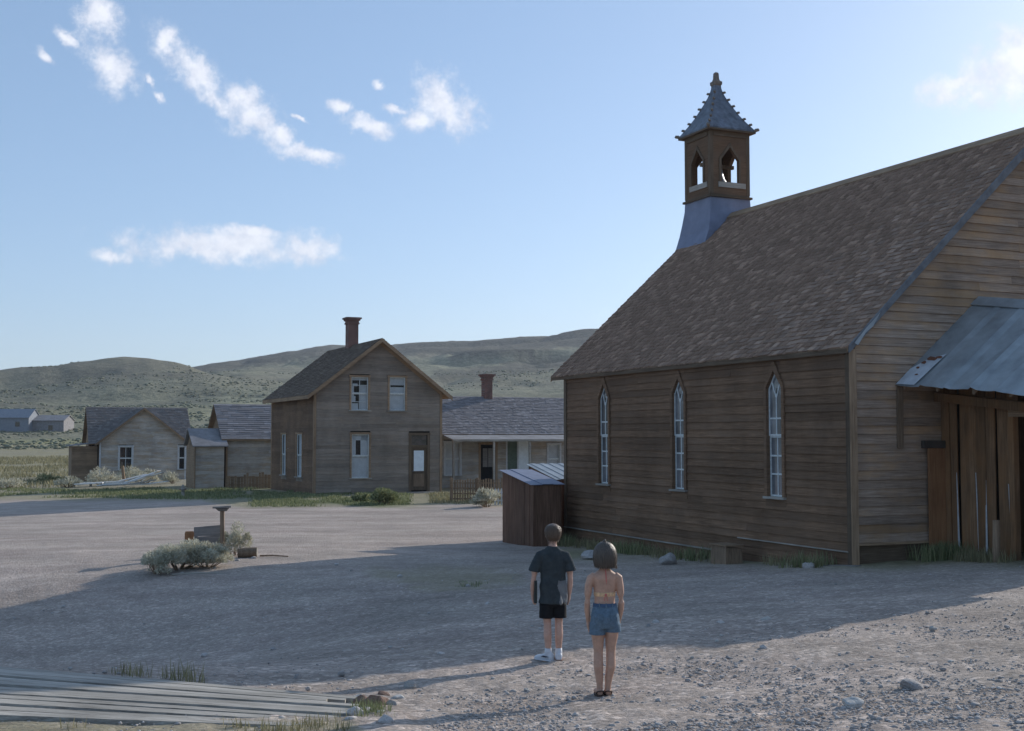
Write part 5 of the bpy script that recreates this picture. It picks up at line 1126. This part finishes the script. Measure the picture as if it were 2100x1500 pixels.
def marker_group():
    p = ground_pt(456, 1141); s = (p.y) / F
    root = tag(empty('wooden_post', p, YAW * .3), 'thin wooden post with a T-shaped top standing in sagebrush', 'post')
    MB().hexa([(-.045, -.045, -.2), (.045, -.045, -.2), (.045, .045, -.2), (-.045, .045, -.2)], [(-.06, -.045, 1.02), (.03, -.045, 1.02), (.03, .045, 1.02), (-.06, .045, 1.02)]).build('shaft', M['post'], root)
    MB().hexa([(-.09, -.07, 1.02), (.09, -.07, 1.02), (.09, .07, 1.02), (-.09, .07, 1.02)], [(-.16, -.1, 1.08), (.13, -.1, 1.08), (.13, .1, 1.08), (-.16, .1, 1.08)]).build('bracket', M['grey_board'], root)
    MB().hexa([(-.22, -.13, 1.083), (.19, -.13, 1.10), (.19, .13, 1.10), (-.22, .13, 1.083)], [(-.22, -.13, 1.12), (.19, -.13, 1.137), (.19, .13, 1.137), (-.22, .13, 1.12)]).build('top_board', M['grey_board'], root)
    q = ground_pt(427, 1138); r2 = tag(empty('slat_fence', q, .12), 'low fence of three grey boards between stump and post', 'fence')
    z = .02
    for h in (.20, .17, .22):
        MB().hexa([(-.33, -.02, z), (.36, -.02, z + .035), (.36, .02, z + .035), (-.33, .02, z)], [(-.33, -.015, z + h), (.36, -.015, z + h + .05), (.36, .015, z + h + .05), (-.33, .015, z + h)]).build('board', M['grey_board'], r2); z += h + .012
    for x in (-.28, .28): MB().box(x - .03, x + .03, .021, .06, -.1, .55).build('stake', M['post'], r2)
    q = ground_pt(388, 1146); st = MB(); rg = []
    for (zz, rr_) in ((-.1, .115), (.1, .105), (.35, .1), (.56, .1), (.60, .085)): rg.append([(rr_ * (1 + .12 * math.sin(3 * j)) * math.cos(2 * PI * j / 12), rr_ * math.sin(2 * PI * j / 12), zz) for j in range(12)])
    r3 = tag(empty('stump', q, 0), 'short reddish-brown wooden stump post among the sagebrush', 'stump'); st.rings(rg).build('trunk', M['orange_board'], r3)
    q = ground_pt(508, 1144); r4 = tag(empty('log', q, .1), 'short thick log end lying right of the T-topped post', 'log')
    MB().tube([(-.22, 0, .10), (0, .01, .11), (.20, .0, .12)], [.10, .115, .105], 12).build('bark', M['post'], r4); MB().tube([(.201, 0, .12), (.209, 0, .12)], [.1, .1], 12).build('sawn_end', M['sill'], r4)
    q = ground_pt(560, 1143); tag(MB().tube([q + Vector((-.3, .02, .03)), q + Vector((0, 0, .04)), q + Vector((.35, -.03, .02))], [.022, .02, .012], 6).build('stick', M['post']), 'thin stick lying on the street right of the log', 'stick')
    for (u, v, s_, m_) in ((472, 1148, .09, 'stone_white'), (486, 1152, .07, 'stone_white'), (440, 1166, .05, 'stone_white'), (374, 1178, .06, 'stone_white'), (520, 1146, .08, 'stone'), (462, 1142, .08, 'stone_red')): stone(u, v, s_, 'small pale stone at the foot of the sagebrush clump', m_, 'stones round the sagebrush clump')
marker_group()
for (u, v, s_, m_) in ((742, 1448, .08, 'stone_red'), (752, 1462, .07, 'stone'), (728, 1470, .07, 'stone'), (736, 1436, .06, 'stone_white'), (786, 1428, .06, 'stone_red'), (800, 1452, .07, 'stone'), (778, 1468, .06, 'stone_white'), (718, 1484, .07, 'stone'), (840, 1408, .07, 'stone_white')): stone(u, v, s_, 'rough lump of rubble heaped at the end of the boardwalk', m_, 'rubble at the boardwalk end')

def fence():
    a = ground_pt(926, 1030); b = ground_pt(1030, 1030); d = b - a; L_ = d.length; root = tag(empty('lattice_fence', a, math.atan2(d.y, d.x)), 'low reddish-brown lattice fence in front of the porch', 'fence')
    h = 1.0; n = int(L_ / .11)
    for i in range(n): MB().box(i * .11, i * .11 + .07, -.012, .012, -.15, h - .04 + random.uniform(-.05, .04)).build('picket', M['brown_gable'], root)
    for z in (.12, .34, .56, .78): MB().box(-.05, n * .11, .013, .034, z, z + .05).build('rail', M['brown_gable'], root)
    for x in (-.08, n * .055, n * .11): MB().box(x, x + .09, .035, .11, -.3, h + .03).build('fence_post', M['post'], root)
    a = ground_pt(1014, 1036); r2 = tag(empty('picket_fence', a, .1), 'short white picket fence beside the round bush', 'fence')
    for i in range(5): MB().prism([(i * .13, 0, 0), (i * .13 + .06, 0, 0), (i * .13 + .06, 0, .62), (i * .13 + .03, 0, .7), (i * .13, 0, .62)], (0, .02, 0)).build('picket', M['white_paint'], r2)
    for z in (.15, .48): MB().box(-.03, .65, .021, .045, z, z + .06).build('rail', M['white_paint'], r2)
    a = ground_pt(462, 1004); r3 = tag(empty('board_fence', a, .22), 'low rough brown board fence before the pale grey-roofed cottage', 'fence')
    x = 0
    while x < 2.6: wd = random.uniform(.12, .2); MB().box(x, x + wd - .02, -.012, .012, -.2, .85 + random.uniform(-.2, .1)).build('board', M['brown_gable'], r3); x += wd
    for z in (.2, .6): MB().box(0, 2.6, .013, .05, z, z + .08).build('rail', M['brown_gable'], r3)
    a = ground_pt(375, 1018); r4 = tag(empty('hydrant', a, 0), 'tiny cream hydrant at the edge of the grass', 'hydrant'); rg = []
    for (z, r_) in ((-.1, .11), (.05, .11), (.07, .085), (.3, .085), (.31, .12), (.36, .12), (.38, .085), (.46, .08), (.53, .05), (.56, .02)): rg.append([(r_ * math.cos(2 * PI * j / 12), r_ * math.sin(2 * PI * j / 12), z) for j in range(12)])
    MB().rings(rg).build('barrel', M['sill'], r4, True)
    for s in (-1, 1): MB().tube([(s * .07, 0, .33), (s * .16, 0, .33)], [.04, .045], 8).build('outlet', M['stone_red'], r4)
fence()
def debris():
    specs = [(205, 1001, 2.2, .3, .05), (245, 1003, 2.0, -.1, .10), (268, 998, 1.8, .5, .22), (300, 999, 2.3, -.35, .30), (292, 1003, 1.5, .25, .12), (182, 1003, 1.6, .1, .04), (232, 1006, 1.9, -.25, .06), (285, 1000, 1.7, .6, .28), (318, 1004, 1.6, -.15, .10), (255, 1006, 2.4, .15, .05), (310, 996, 1.4, -.6, .32)]
    for (u, v, l, a, h) in specs:
        p = ground_pt(u, v); c = Vector((math.cos(a) * l / 2, math.sin(a) * l / 2, h)); q = Vector((-math.sin(a), math.cos(a), 0)) * .15; up = Vector((0, 0, .06))
        z = Vector((0, 0, .24)); A, B = p - c + z + Vector((0, 0, h)), p + c + z + Vector((0, 0, h))
        tag(MB().hexa([A - q, B - q, B + q, A + q], [A - q + up, B - q + up, B + q + up, A + q + up]).build('loose_board', M['scrap_white'] if random.random() < .7 else M['boardwalk']), 'weathered board in the scrap heap before the pale gabled cottage', 'board', 'scrap boards before the cottage')
    p = ground_pt(256, 996); tag(MB().hexa([p + Vector(q) for q in ((-.08, -.05, -.1), (.08, -.05, -.1), (.08, .05, -.1), (-.08, .05, -.1))], [p + Vector(q) for q in ((-.25, -.05, 1.15), (-.1, -.05, 1.2), (-.1, .05, 1.2), (-.25, .05, 1.15))]).build('leaning_stake', M['brown_gable']), 'reddish stake leaning up out of the scrap heap', 'stake')
    p = ground_pt(186, 998); tag(MB().box(p.x - .06, p.x + .06, p.y - .06, p.y + .06, p.z - .2, p.z + 1.0).build('stake', M['sill']), 'pale stake upright beside the brown lean-to', 'stake')
    # timbers lying at the foot of the church
    A, B = cw(-.42, .95, -.25), cw(-.18, -.25, -.16)
    for k, (da, th) in enumerate((((0, 0, 0), .055), ((.10, .05, .06), .04))):
        a_, b_ = A + Vector(da), B + Vector(da); n_ = Vector((0, 0, th)); s_ = (b_ - a_).cross(Vector((0, 0, 1))).normalized() * .09
        tag(MB().hexa([a_ - s_, b_ - s_, b_ + s_, a_ + s_], [a_ - s_ + n_, b_ - s_ + n_, b_ + s_ + n_, a_ + s_ + n_]).build('timber', M['grey_board']), ('bluish plank lying on the ground at the church corner' if k == 0 else 'thinner plank lying on top of the bluish corner plank'), 'plank')
    p = cw(-.55, 3.15, 0); p.z = gz(p.x, p.y); root = tag(empty('wooden_block', p, YAW), 'squat wooden block standing by the church wall', 'block')
    MB().hexa([(-.2, -.28, -.1), (.2, -.28, -.1), (.2, .28, -.1), (-.2, .28, -.1)], [(-.18, -.25, .34), (.18, -.26, .30), (.18, .25, .32), (-.18, .26, .35)]).build('body', M['post'], root); MB().box(-.21, .21, -.3, .3, .352, .375).build('top', M['trim_h'], root)
    p = cw(1.75, -1.62, 0); z = gz(p.x, p.y)
    tag(MB().tube([(p.x, p.y, z - .2), (p.x + .02, p.y, z + .72)], [.07, .06], 10).build('short_post', M['post']), 'short round post in front of the plank addition', 'post')
    p = ground_pt(415, 1178); tag(MB().tube([p + Vector((-.6, -.08, .0)), p + Vector((-.1, .03, .015)), p + Vector((.55, .06, .0))], [.02, .03, .02], 6).build('half_buried_board', M['sill']), 'pale half-buried board edge in front of the sagebrush', 'board')
debris()

# ================================================================ people
def blend(name, mbs, mat, parent, voxel=.006, it=4, disp=0, seed=0):
    big = MB()
    for m_ in mbs: big.add(m_.v, m_.f)
    o = big.build(name, mat, None)
    md = o.modifiers.new('r', 'REMESH'); md.mode = 'VOXEL'; md.voxel_size = voxel
    sm = o.modifiers.new('s', 'SMOOTH'); sm.iterations = it; sm.factor = .5
    dg = bpy.context.evaluated_depsgraph_get(); dg.update(); me = bpy.data.meshes.new_from_object(o.evaluated_get(dg)); old = o.data; bpy.data.objects.remove(o); bpy.data.meshes.remove(old)
    if disp:
        n = len(me.vertices); co = np.empty(n * 3, np.float32); no = np.empty(n * 3, np.float32); me.vertices.foreach_get('co', co); me.vertex_normals.foreach_get('vector', no)
        co = co.reshape(-1, 3); no = no.reshape(-1, 3); d = (fbm(co[:, 0] * 14 + co[:, 1] * 9, co[:, 2] * 11 + co[:, 1] * 5, seed, 3) - .44) * disp
        me.vertices.foreach_set('co', (co + no * d[:, None]).ravel())
    me.name = name; me.materials.clear(); me.materials.append(mat); me.polygons.foreach_set('use_smooth', [True] * len(me.polygons)); me.update()
    o = bpy.data.objects.new(name, me); COL.objects.link(o); o.parent = parent; return o
def strands(name, parent, mat, prof, n, ztop, zhem, face, ln, off=.003, wid=.0022, cx=.004, cy=.006):
    """thin hair ribbons that run down over the hair shell; prof rows are (z, rx, ry, dy)"""
    pz = [q[0] for q in prof]; V = []; Fc = []
    for _ in range(n):
        a = random.uniform(0, 2 * PI)
        if math.sin(a) > face and random.random() < .8: a = -a
        z0 = ztop - abs(random.gauss(0, .035)) - (random.random() * (ztop - zhem) * .75 if ln else random.random() * .05); z1 = max(zhem + random.gauss(0, .007), z0 - ln) if ln else zhem + random.gauss(0, .008)
        da = random.gauss(0, .12); k = 7; o_ = off + random.random() * .004; w0 = wid * random.uniform(.6, 1.4); b = len(V)
        for i in range(k):
            t = i / (k - 1); z = z0 + (z1 - z0) * t; rx = np.interp(z, pz, [q[1] for q in prof]); ry = np.interp(z, pz, [q[2] for q in prof]); dy = np.interp(z, pz, [q[3] for q in prof])
            aa = a + da * t; oo = o_ * (.3 + t) + (random.random() * .006 * t if not ln else .004 * t)
            p = Vector((cx + (rx + oo) * math.cos(aa), cy + dy + (ry + oo) * math.sin(aa), z)); tg = Vector((-math.sin(aa), math.cos(aa), 0)) * w0 * (1 - .8 * t)
            V += [p - tg, p + tg]
            if i: Fc.append((b + 2 * i - 2, b + 2 * i - 1, b + 2 * i + 1, b + 2 * i))
    return np_mesh(name, np.array([tuple(q) for q in V]), np.array(Fc), mat, parent, None, True)
def folds(me, amp, z0, z1, n, seed):
    cnt = len(me.vertices); co = np.empty(cnt * 3, np.float32); me.vertices.foreach_get('co', co); co = co.reshape(-1, 3); a = np.arctan2(co[:, 1], co[:, 0]); t = np.clip((z1 - co[:, 2]) / (z1 - z0), 0, 1)
    w_ = np.sin(a * n + 5 * fbm(co[:, 2] * 7 + seed, a * 1.3 + 9, seed)) * .6 + np.sin(a * n * .5 + co[:, 2] * 17 + seed) * .5
    d = amp * t * w_; r = np.hypot(co[:, 0], co[:, 1]) + 1e-6; core = np.clip((.165 - np.abs(co[:, 0])) / .03, 0, 1)
    co[:, 0] += co[:, 0] / r * d * core; co[:, 1] += co[:, 1] / r * d * core; me.vertices.foreach_set('co', co.ravel()); me.update()
def ering(cx, cy, z, rx, ry, k=20, p=1.0): return [(cx + rx * math.cos(2 * PI * j / k), cy + ry * math.sin(2 * PI * j / k), z) for j in range(k)]
def loft(rows): return MB().rings([ering(*r) for r in rows])
def ellipsoid(c, r, k=14):
    rows = []
    for i in range(1, k):
        t = PI * i / k; rows.append((c[0], c[1], c[2] - r[2] * math.cos(t), r[0] * math.sin(t), r[1] * math.sin(t)))
    return loft(rows)
def hand(wx, wy, wz, s, hold=0):
    """palm with four fingers and a thumb, hanging from the wrist; s is the side"""
    out = [MB().rings([ering(wx, wy, wz + .01, .016, .019), ering(wx, wy + .002, wz - .02, .014, .026), ering(wx - s * .002, wy + .004, wz - .05, .013, .028), ering(wx - s * .004, wy + .004, wz - .062, .010, .026)])]
    for i, (dy, ln) in enumerate(((.024, .050), (.009, .058), (-.006, .054), (-.020, .042))):
        b = Vector((wx - s * .003, wy + dy, wz - .055)); c1 = b + Vector((-s * .005, .003, -ln * .5)); c2 = c1 + Vector((-s * (.014 + hold * .02), .004, -ln * .45 * (1 - hold * .5)))
        out.append(MB().tube([b, c1, c2], [.0085, .008, .0065], 8))
    b = Vector((wx - s * .004, wy + .022, wz - .018)); out.append(MB().tube([b, b + Vector((-s * .010, .020, -.022)), b + Vector((-s * .016, .024, -.046))], [.010, .009, .0075], 8))
    return out
def head_parts(c, k):
    x, y, z = c
    return [ellipsoid((x, y - .004 * k, z + .012 * k), (.066 * k, .079 * k, .088 * k)), ellipsoid((x, y + .016 * k, z - .045 * k), (.048 * k, .058 * k, .058 * k)),
            MB().tube([(x, y + .076 * k, z + .008 * k), (x, y + .092 * k, z - .018 * k), (x, y + .080 * k, z - .028 * k)], [.007 * k, .012 * k, .008 * k], 8),
            ellipsoid((x - .068 * k, y - .004, z - .010 * k), (.008 * k, .017 * k, .028 * k)), ellipsoid((x + .068 * k, y - .004, z - .010 * k), (.008 * k, .017 * k, .028 * k))]
def face_bits(c, k, body):
    x, y, z = c
    for s in (-1, 1): ellipsoid((x + s * .027 * k, y + .0665 * k, z), (.012 * k, .008 * k, .008 * k), 8).build('eye', M['eye'], body, True)
    ellipsoid((x, y + .072 * k, z - .052 * k), (.02 * k, .007 * k, .006 * k), 8).build('mouth', M['lip'], body, True)

def girl():
    p = ground_pt(1241, 1428); k = 1.0
    root = tag(empty('person', (p.x, p.y, p.z), math.radians(4)), 'girl with brown bob and denim shorts standing on sunlit gravel, back turned', 'person')
    B = []
    for s, xs in ((-1, (-.058, -.060, -.056, -.058, -.050, -.046)), (1, (.058, .058, .050, .048, .032, .024))):
        B.append(loft([(xs[5], .0, .045, .027, .030), (xs[5], -.002, .09, .026, .029), (xs[4], -.006, .16, .034, .037), (xs[3], -.016, .25, .041, .046), (xs[3], -.010, .30, .040, .044), (xs[2], .002, .37, .039, .042), (xs[2], .004, .42, .045, .048), (xs[1], .002, .50, .055, .060), (xs[0], .0, .60, .064, .072), (xs[0], .0, .66, .06, .075)]))
        f = xs[5]; B.append(MB().tube([(f, -.032, .034), (f, .02, .034), (f + s * .012, .075, .028), (f + s * .02, .125, .020)], [.026, .029, .029, .017], 10))
    B.append(loft([(0, -.005, .58, .090, .080), (0, -.012, .66, .112, .092), (0, -.008, .72, .104, .080), (0, .0, .78, .088, .066), (0, .004, .85, .088, .062), (0, .004, .92, .098, .067), (0, .0, .98, .110, .066), (0, -.004, 1.015, .108, .055), (0, -.006, 1.04, .072, .046), (0, -.004, 1.06, .045, .042), (0, .004, 1.10, .036, .040), (0, .010, 1.15, .036, .04)]))
    for s in (-1, 1):
        a = .010 if s < 0 else 0
        B.append(MB().tube([(s * .085, -.004, 1.005), (s * .116, -.002, .985), (s * (.128 + a), -.006, .92), (s * (.134 + a), -.008, .85), (s * (.140 + a), -.010, .78), (s * (.138 + a), .010, .72), (s * (.130 + a), .030, .655), (s * (.126 + a), .042, .615)], [.036, .038, .034, .031, .026, .0265, .022, .0175], 12))
        B += hand(s * (.126 + a), .044, .615, s)
    hc = (.002, .012, 1.178); B += head_parts(hc, .92)
    body = blend('body', B, M['skin'], root, .0052, 5); face_bits(hc, .92, body)
    # hair: bob covering back and sides, open at the face
    rows = []
    for (z, rx, ry, o) in ((1.088, .056, .052, -.014), (1.094, .076, .072, -.012), (1.115, .091, .088, -.010), (1.15, .097, .097, -.004), (1.185, .096, .099, .0), (1.22, .091, .097, .0), (1.25, .079, .086, .002), (1.272, .060, .067, .002), (1.286, .034, .040, .0)):
        r = []
        for j in range(40):
            a = 2 * PI * j / 40; fy = math.sin(a); st = 1 + .03 * math.sin(a * 11 + z * 5) + .018 * math.sin(a * 23)
            q = 1.0 if fy < .45 or z > 1.225 else .62 + .38 * max(0, 1 - (fy - .45) / .2)
            zz = z + (.010 * math.sin(a * 7 + 1) if z < 1.09 else 0); r.append((.004 + rx * st * math.cos(a) * (q if fy > .45 and z < 1.225 else 1), .006 + o + ry * st * fy * q, zz))
        rows.append(r)
    hair = MB().rings(rows); tuft = MB().tube([(-.004, -.012, 1.27), (-.006, -.018, 1.295), (.002, -.024, 1.305), (.012, -.022, 1.298)], [.020, .014, .009, .005], 10)
    flick = MB().tube([(.085, -.01, 1.10), (.094, -.008, 1.075), (.104, -.004, 1.066)], [.014, .010, .004], 8)
    girl_hair = blend('hair', [hair, tuft, flick], M['hair_girl'], root, .005, 2, .018, 3)
    hp = [(1.076, .078, .074, -.013), (1.115, .091, .088, -.010), (1.15, .097, .097, -.004), (1.185, .096, .099, .0), (1.22, .091, .097, .0), (1.25, .079, .086, .002), (1.272, .060, .067, .002), (1.290, .028, .034, 0)]
    strands('hair_strands', girl_hair, M['hair_girl'], hp, 1500, 1.288, 1.080, .45, 0, .003, .0030)
    # denim shorts
    S = [loft([(0, -.005, .57, .098, .092), (0, -.010, .62, .124, .104), (0, -.014, .67, .121, .102), (0, -.008, .72, .110, .086), (0, -.003, .768, .095, .073)])]
    for s, xs, zh in ((-1, -.064, .512), (1, .064, .535)): S.append(loft([(xs, .0, zh, .070, .078), (xs, -.002, zh + .03, .069, .079), (xs * .95, -.004, .60, .070, .088), (xs * .8, -.004, .65, .06, .085)]))
    sh = blend('shorts', S, M['denim'], root, .0052, 3, .014, 5); folds(sh.data, .004, .51, .72, 8, 5)
    wb = MB().rings([ering(0, -.003, .748, .104, .081), ering(0, -.003, .776, .0985, .0765), ering(0, -.003, .776, .093, .071), ering(0, -.003, .748, .098, .075)], False); wb.build('waistband', M['denim_dark'], sh, True)
    for x in (-.055, .0, .055): MB().box(x - .005, x + .005, -.089 + abs(x) * .25, -.081 + abs(x) * .25, .742, .782).build('belt_loop', M['denim'], sh)
    for s in (-1, 1): MB().prism([(s * .032, -.117, .70), (s * .078, -.104, .70), (s * .076, -.108, .65), (s * .055, -.114, .638), (s * .034, -.119, .65)], (0, .006, 0)).build('pocket', M['denim'], sh)
    # bikini top: back strap, knot and neck tie
    b = MB().rings([ering(0, .004, .835, .0915, .0655), ering(0, .004, .868, .0935, .0672), ering(0, .004, .868, .084, .058), ering(0, .004, .835, .084, .058)], False).build('bikini_top', M['strap'], root, True)
    for s in (-1, 1): ellipsoid((s * .042, .062, .88), (.034, .018, .036), 10).build('cup', M['strap'], b, True)
    ellipsoid((.0, -.063, .852), (.010, .008, .010), 8).build('knot', M['strap_pink'], b, True)
    for s in (-1, 1): MB().tube([(0, -.064, .852), (s * .010, -.068, .83), (s * .013, -.069, .80)], [.003, .003, .002], 6).build('tie_end', M['strap_pink'], b)
    MB().tube([(.0, -.048, 1.065), (.002, -.058, 1.03), (.004, -.068, .97), (.006, -.067, .94)], [.004, .0045, .004, .002], 6).build('neck_tie', M['strap_pink'], b)
    for s, f in ((-1, -.046), (1, .024)):
        so_ = MB().rings([[(f + s * dx + .036 * w_ * math.cos(2 * PI * j / 16), yy, zz) for (yy, zz) in [(0, 0)] for j in range(0)] or [(f + s * .006 + .036 * math.cos(2 * PI * j / 20), .045 + .098 * math.sin(2 * PI * j / 20), z) for j in range(20)] for (z, dx, w_) in ((.0, 0, 1), (.014, 0, 1))]).build('sandal', M['sandal'], root)
        MB().tube([(f - .034, .06, .012), (f, .062, .062), (f + .034, .06, .012)], .007, 6).build('sandal_strap', M['sandal'], so_); MB().tube([(f - .028, .01, .014), (f - .027, -.045, .045), (f, -.064, .052), (f + .027, -.045, .045), (f + .028, .01, .014)], .006, 6).build('heel_strap', M['sandal'], so_)
    return root
girl()

def boy():
    p = ground_pt(1134, 1355)
    root = tag(empty('person', (p.x, p.y, p.z), math.radians(6)), 'boy in charcoal T-shirt and black shorts holding a binder, back turned', 'person')
    B = []
    for s, hx, fx in ((-1, -.062, -.050), (1, .062, .058)):
        m_ = (hx + fx) / 2
        B.append(loft([(fx, .0, .05, .028, .032), (fx, -.002, .10, .027, .031), (fx, -.006, .17, .034, .038), (m_, -.014, .26, .041, .046), (m_, -.008, .31, .039, .043), (m_, .003, .38, .038, .042), (hx, .004, .45, .045, .05), (hx, .002, .55, .058, .064), (hx, .0, .64, .068, .078), (hx * .9, .0, .70, .06, .075)]))
    B.append(loft([(0, -.005, .62, .09, .08), (0, -.01, .70, .11, .09), (0, .0, .80, .102, .076), (0, .004, .90, .108, .074), (0, .002, 1.0, .122, .076), (0, -.002, 1.06, .124, .068), (0, -.004, 1.095, .085, .052), (0, -.002, 1.12, .05, .046), (0, .006, 1.16, .040, .044), (0, .012, 1.21, .040, .044)]))
    for s in (-1, 1):
        q = [(s * .10, -.002, 1.055), (s * .135, -.002, 1.035), (s * .158, -.006, .96), (s * .172, -.008, .88), (s * .176, -.004, .81), (s * .176, .012, .745), (s * .174, .022, .69), (s * .172, .028, .652)]
        if s < 0: q = [(s * .10, -.002, 1.055), (s * .138, -.002, 1.035), (s * .168, -.008, .96), (s * .188, -.010, .88), (s * .196, -.004, .81), (s * .200, .012, .745), (s * .202, .022, .69), (s * .203, .028, .652)]
        B.append(MB().tube(q, [.040, .042, .037, .033, .028, .028, .023, .0185], 12)); B += hand(q[-1][0], q[-1][1] + .002, q[-1][2], s, .6 if s < 0 else 0)
    hc = (.004, .014, 1.258); B += head_parts(hc, 1.02)
    body = blend('body', B, M['skin_fair'], root, .0055, 5); face_bits(hc, 1.02, body)
    rows = []
    for (z, rx, ry, cut) in ((1.196, .050, .054, 1), (1.205, .060, .068, 1), (1.23, .068, .084, 1), (1.26, .077, .092, 1), (1.29, .081, .096, .9), (1.32, .077, .092, .3), (1.345, .062, .074, 0), (1.360, .038, .046, 0), (1.367, .014, .018, 0)):
        r = []
        for j in range(36):
            a = 2 * PI * j / 36; fy = math.sin(a); q = 1 - cut * .5 * min(1, max(0, fy - .02) * 2.2); st = 1 + .02 * math.sin(a * 13 + z * 30); r.append((.004 + rx * st * math.cos(a) * (q if fy > 0 else 1), .008 + ry * st * fy * q, z))
        rows.append(r)
    bh = blend('hair', [MB().rings(rows)], M['hair_boy'], root, .005, 2, .012, 9)
    strands('hair_strands', bh, M['hair_boy'], [(1.196, .052, .056, 0), (1.23, .068, .084, 0), (1.26, .077, .092, 0), (1.29, .081, .096, 0), (1.32, .077, .092, 0), (1.345, .062, .074, 0), (1.368, .014, .018, 0)], 1300, 1.366, 1.192, .1, .045, .002, .0020, .004, .008)
    T = [loft([(0, -.006, .575, .140, .112), (0, -.006, .60, .138, .111), (0, -.005, .70, .130, .105), (0, .0, .82, .131, .096), (0, .0, .92, .134, .096), (0, .0, 1.0, .138, .094), (0, -.002, 1.06, .132, .084), (0, -.004, 1.10, .098, .064), (0, -.004, 1.125, .062, .055), (0, -.002, 1.14, .050, .050)])]
    for s in (-1, 1):
        a = .018 if s < 0 else 0
        T.append(MB().tube([(s * .08, 0, 1.06), (s * .128, -.002, 1.045), (s * (.152 + a * .5), -.006, .98), (s * (.168 + a), -.008, .91), (s * (.172 + a), -.008, .89)], [.052, .055, .056, .058, .060], 16))
    sh_ = blend('shirt', T, M['tee'], root, .006, 3, .026, 12); folds(sh_.data, .013, .575, 1.02, 7, 3)
    vs_, fs_, mp_ = [], [], {}  # lighter patch laid on the shirt, painting sunlight on its lower right
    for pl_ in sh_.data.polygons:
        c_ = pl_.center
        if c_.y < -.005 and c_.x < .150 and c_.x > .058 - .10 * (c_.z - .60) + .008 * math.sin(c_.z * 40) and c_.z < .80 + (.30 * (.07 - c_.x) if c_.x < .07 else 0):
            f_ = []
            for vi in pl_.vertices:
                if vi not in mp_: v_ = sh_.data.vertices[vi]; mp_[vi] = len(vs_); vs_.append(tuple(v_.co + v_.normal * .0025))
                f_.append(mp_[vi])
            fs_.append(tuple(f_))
    MB().add(vs_, fs_).build('sunlit_patch', plain('sunlit_cotton', (.17, .178, .185), .95, .2, 16, 0, .2, .3), sh_, True)
    S = [loft([(0, -.003, .54, .110, .088), (0, -.003, .60, .112, .086), (0, -.002, .64, .098, .072)])]
    for s in (-1, 1): S.append(loft([(s * .066, .0, .425, .074, .082), (s * .066, .0, .45, .074, .083), (s * .064, .0, .56, .074, .09), (s * .05, 0, .60, .066, .084)]))
    blend('shorts', S, M['black_cloth'], root, .006, 3, .014, 15)
    for s, fx, ang in ((-1, -.050, .75), (1, .058, .12)):
        c, n_ = math.cos(s * -ang), math.sin(s * -ang)
        rot = lambda x, y, z: (fx + x * c - y * n_, x * n_ + y * c, z)
        prof = [(-.058, .028, .070), (-.045, .036, .085), (-.01, .036, .082), (.04, .037, .070), (.09, .041, .055), (.135, .038, .046), (.162, .024, .034)]
        rg = [[rot(w_ * math.cos(t_) if True else 0, y_, max(.008, h_ / 2 + (h_ / 2) * math.sin(t_))) for t_ in np.linspace(0, 2 * PI, 17)[:-1]] for (y_, w_, h_) in prof]
        sho = blend('shoe', [MB().rings(rg), MB().rings([ering(fx, -.004, .06, .036, .040), ering(fx, -.006, .10, .035, .039)])], M['shoe'], root, .006, 2)
        so_ = MB().rings([[rot((w_ + .004) * sx, y_, z) for (y_, w_, h_) in prof for sx in (1,)] + [rot(-(w_ + .004), y_, z) for (y_, w_, h_) in prof[::-1]] for z in (.0, .016)]).build('sole', M['stone_red'] if s > 0 else M['shoe'], sho)
        for sx in (-1, 1): MB().prism([rot(sx * .039, -.04, .045), rot(sx * .040, .03, .052), rot(sx * .041, .06, .040), rot(sx * .040, .0, .035)], (sx * .003 * c, sx * .003 * n_, 0)).build('stripe', M['shoe_dark'], sho)
        MB().rings([ering(fx, -.004, .085, .034, .038), ering(fx, -.004, .125, .033, .037), ering(fx, -.004, .125, .029, .033), ering(fx, -.004, .085, .03, .034)], False).build('sock', M['shoe'], sho, True)
    # the binder in the left hand is a thing of its own
    m4 = Matrix.Translation(p) @ Matrix.Rotation(math.radians(6), 4, 'Z'); bk = tag(empty('binder', m4 @ Vector((-.178, .045, .575)), math.radians(6)), 'dark green binder held against the boy\'s left side', 'binder')
    MB().box(-.014, -.010, -.085, .085, 0, .225).build('cover', M['book'], bk); MB().box(.010, .014, -.085, .085, 0, .225).build('cover', M['book'], bk); MB().box(-.0095, .0095, -.075, .083, .006, .219).build('pages', M['white_paint'], bk); MB().box(-.014, .014, -.089, -.0855, 0, .225).build('spine', M['book'], bk)
boy()

# ================================================================ thin haze in the air
def haze():
    m = bpy.data.materials.new('thin_air_haze'); m.use_nodes = True; N = m.node_tree.nodes; N.clear()
    out = N.new('ShaderNodeOutputMaterial'); v = N.new('ShaderNodeVolumePrincipled'); v.inputs['Color'].default_value = (.86, .90, .97, 1); v.inputs['Density'].default_value = HAZE; v.inputs['Anisotropy'].default_value = .2
    m.node_tree.links.new(v.outputs[0], out.inputs['Volume'])
    o = MB().box(-2900, 2900, -2800, 2900, -12, 230).build('haze', m); tag(o, 'thin pale haze in the air over the valley', 'haze', None, 'stuff'); o.display_type = 'WIRE'
HAZE = .00018
haze()
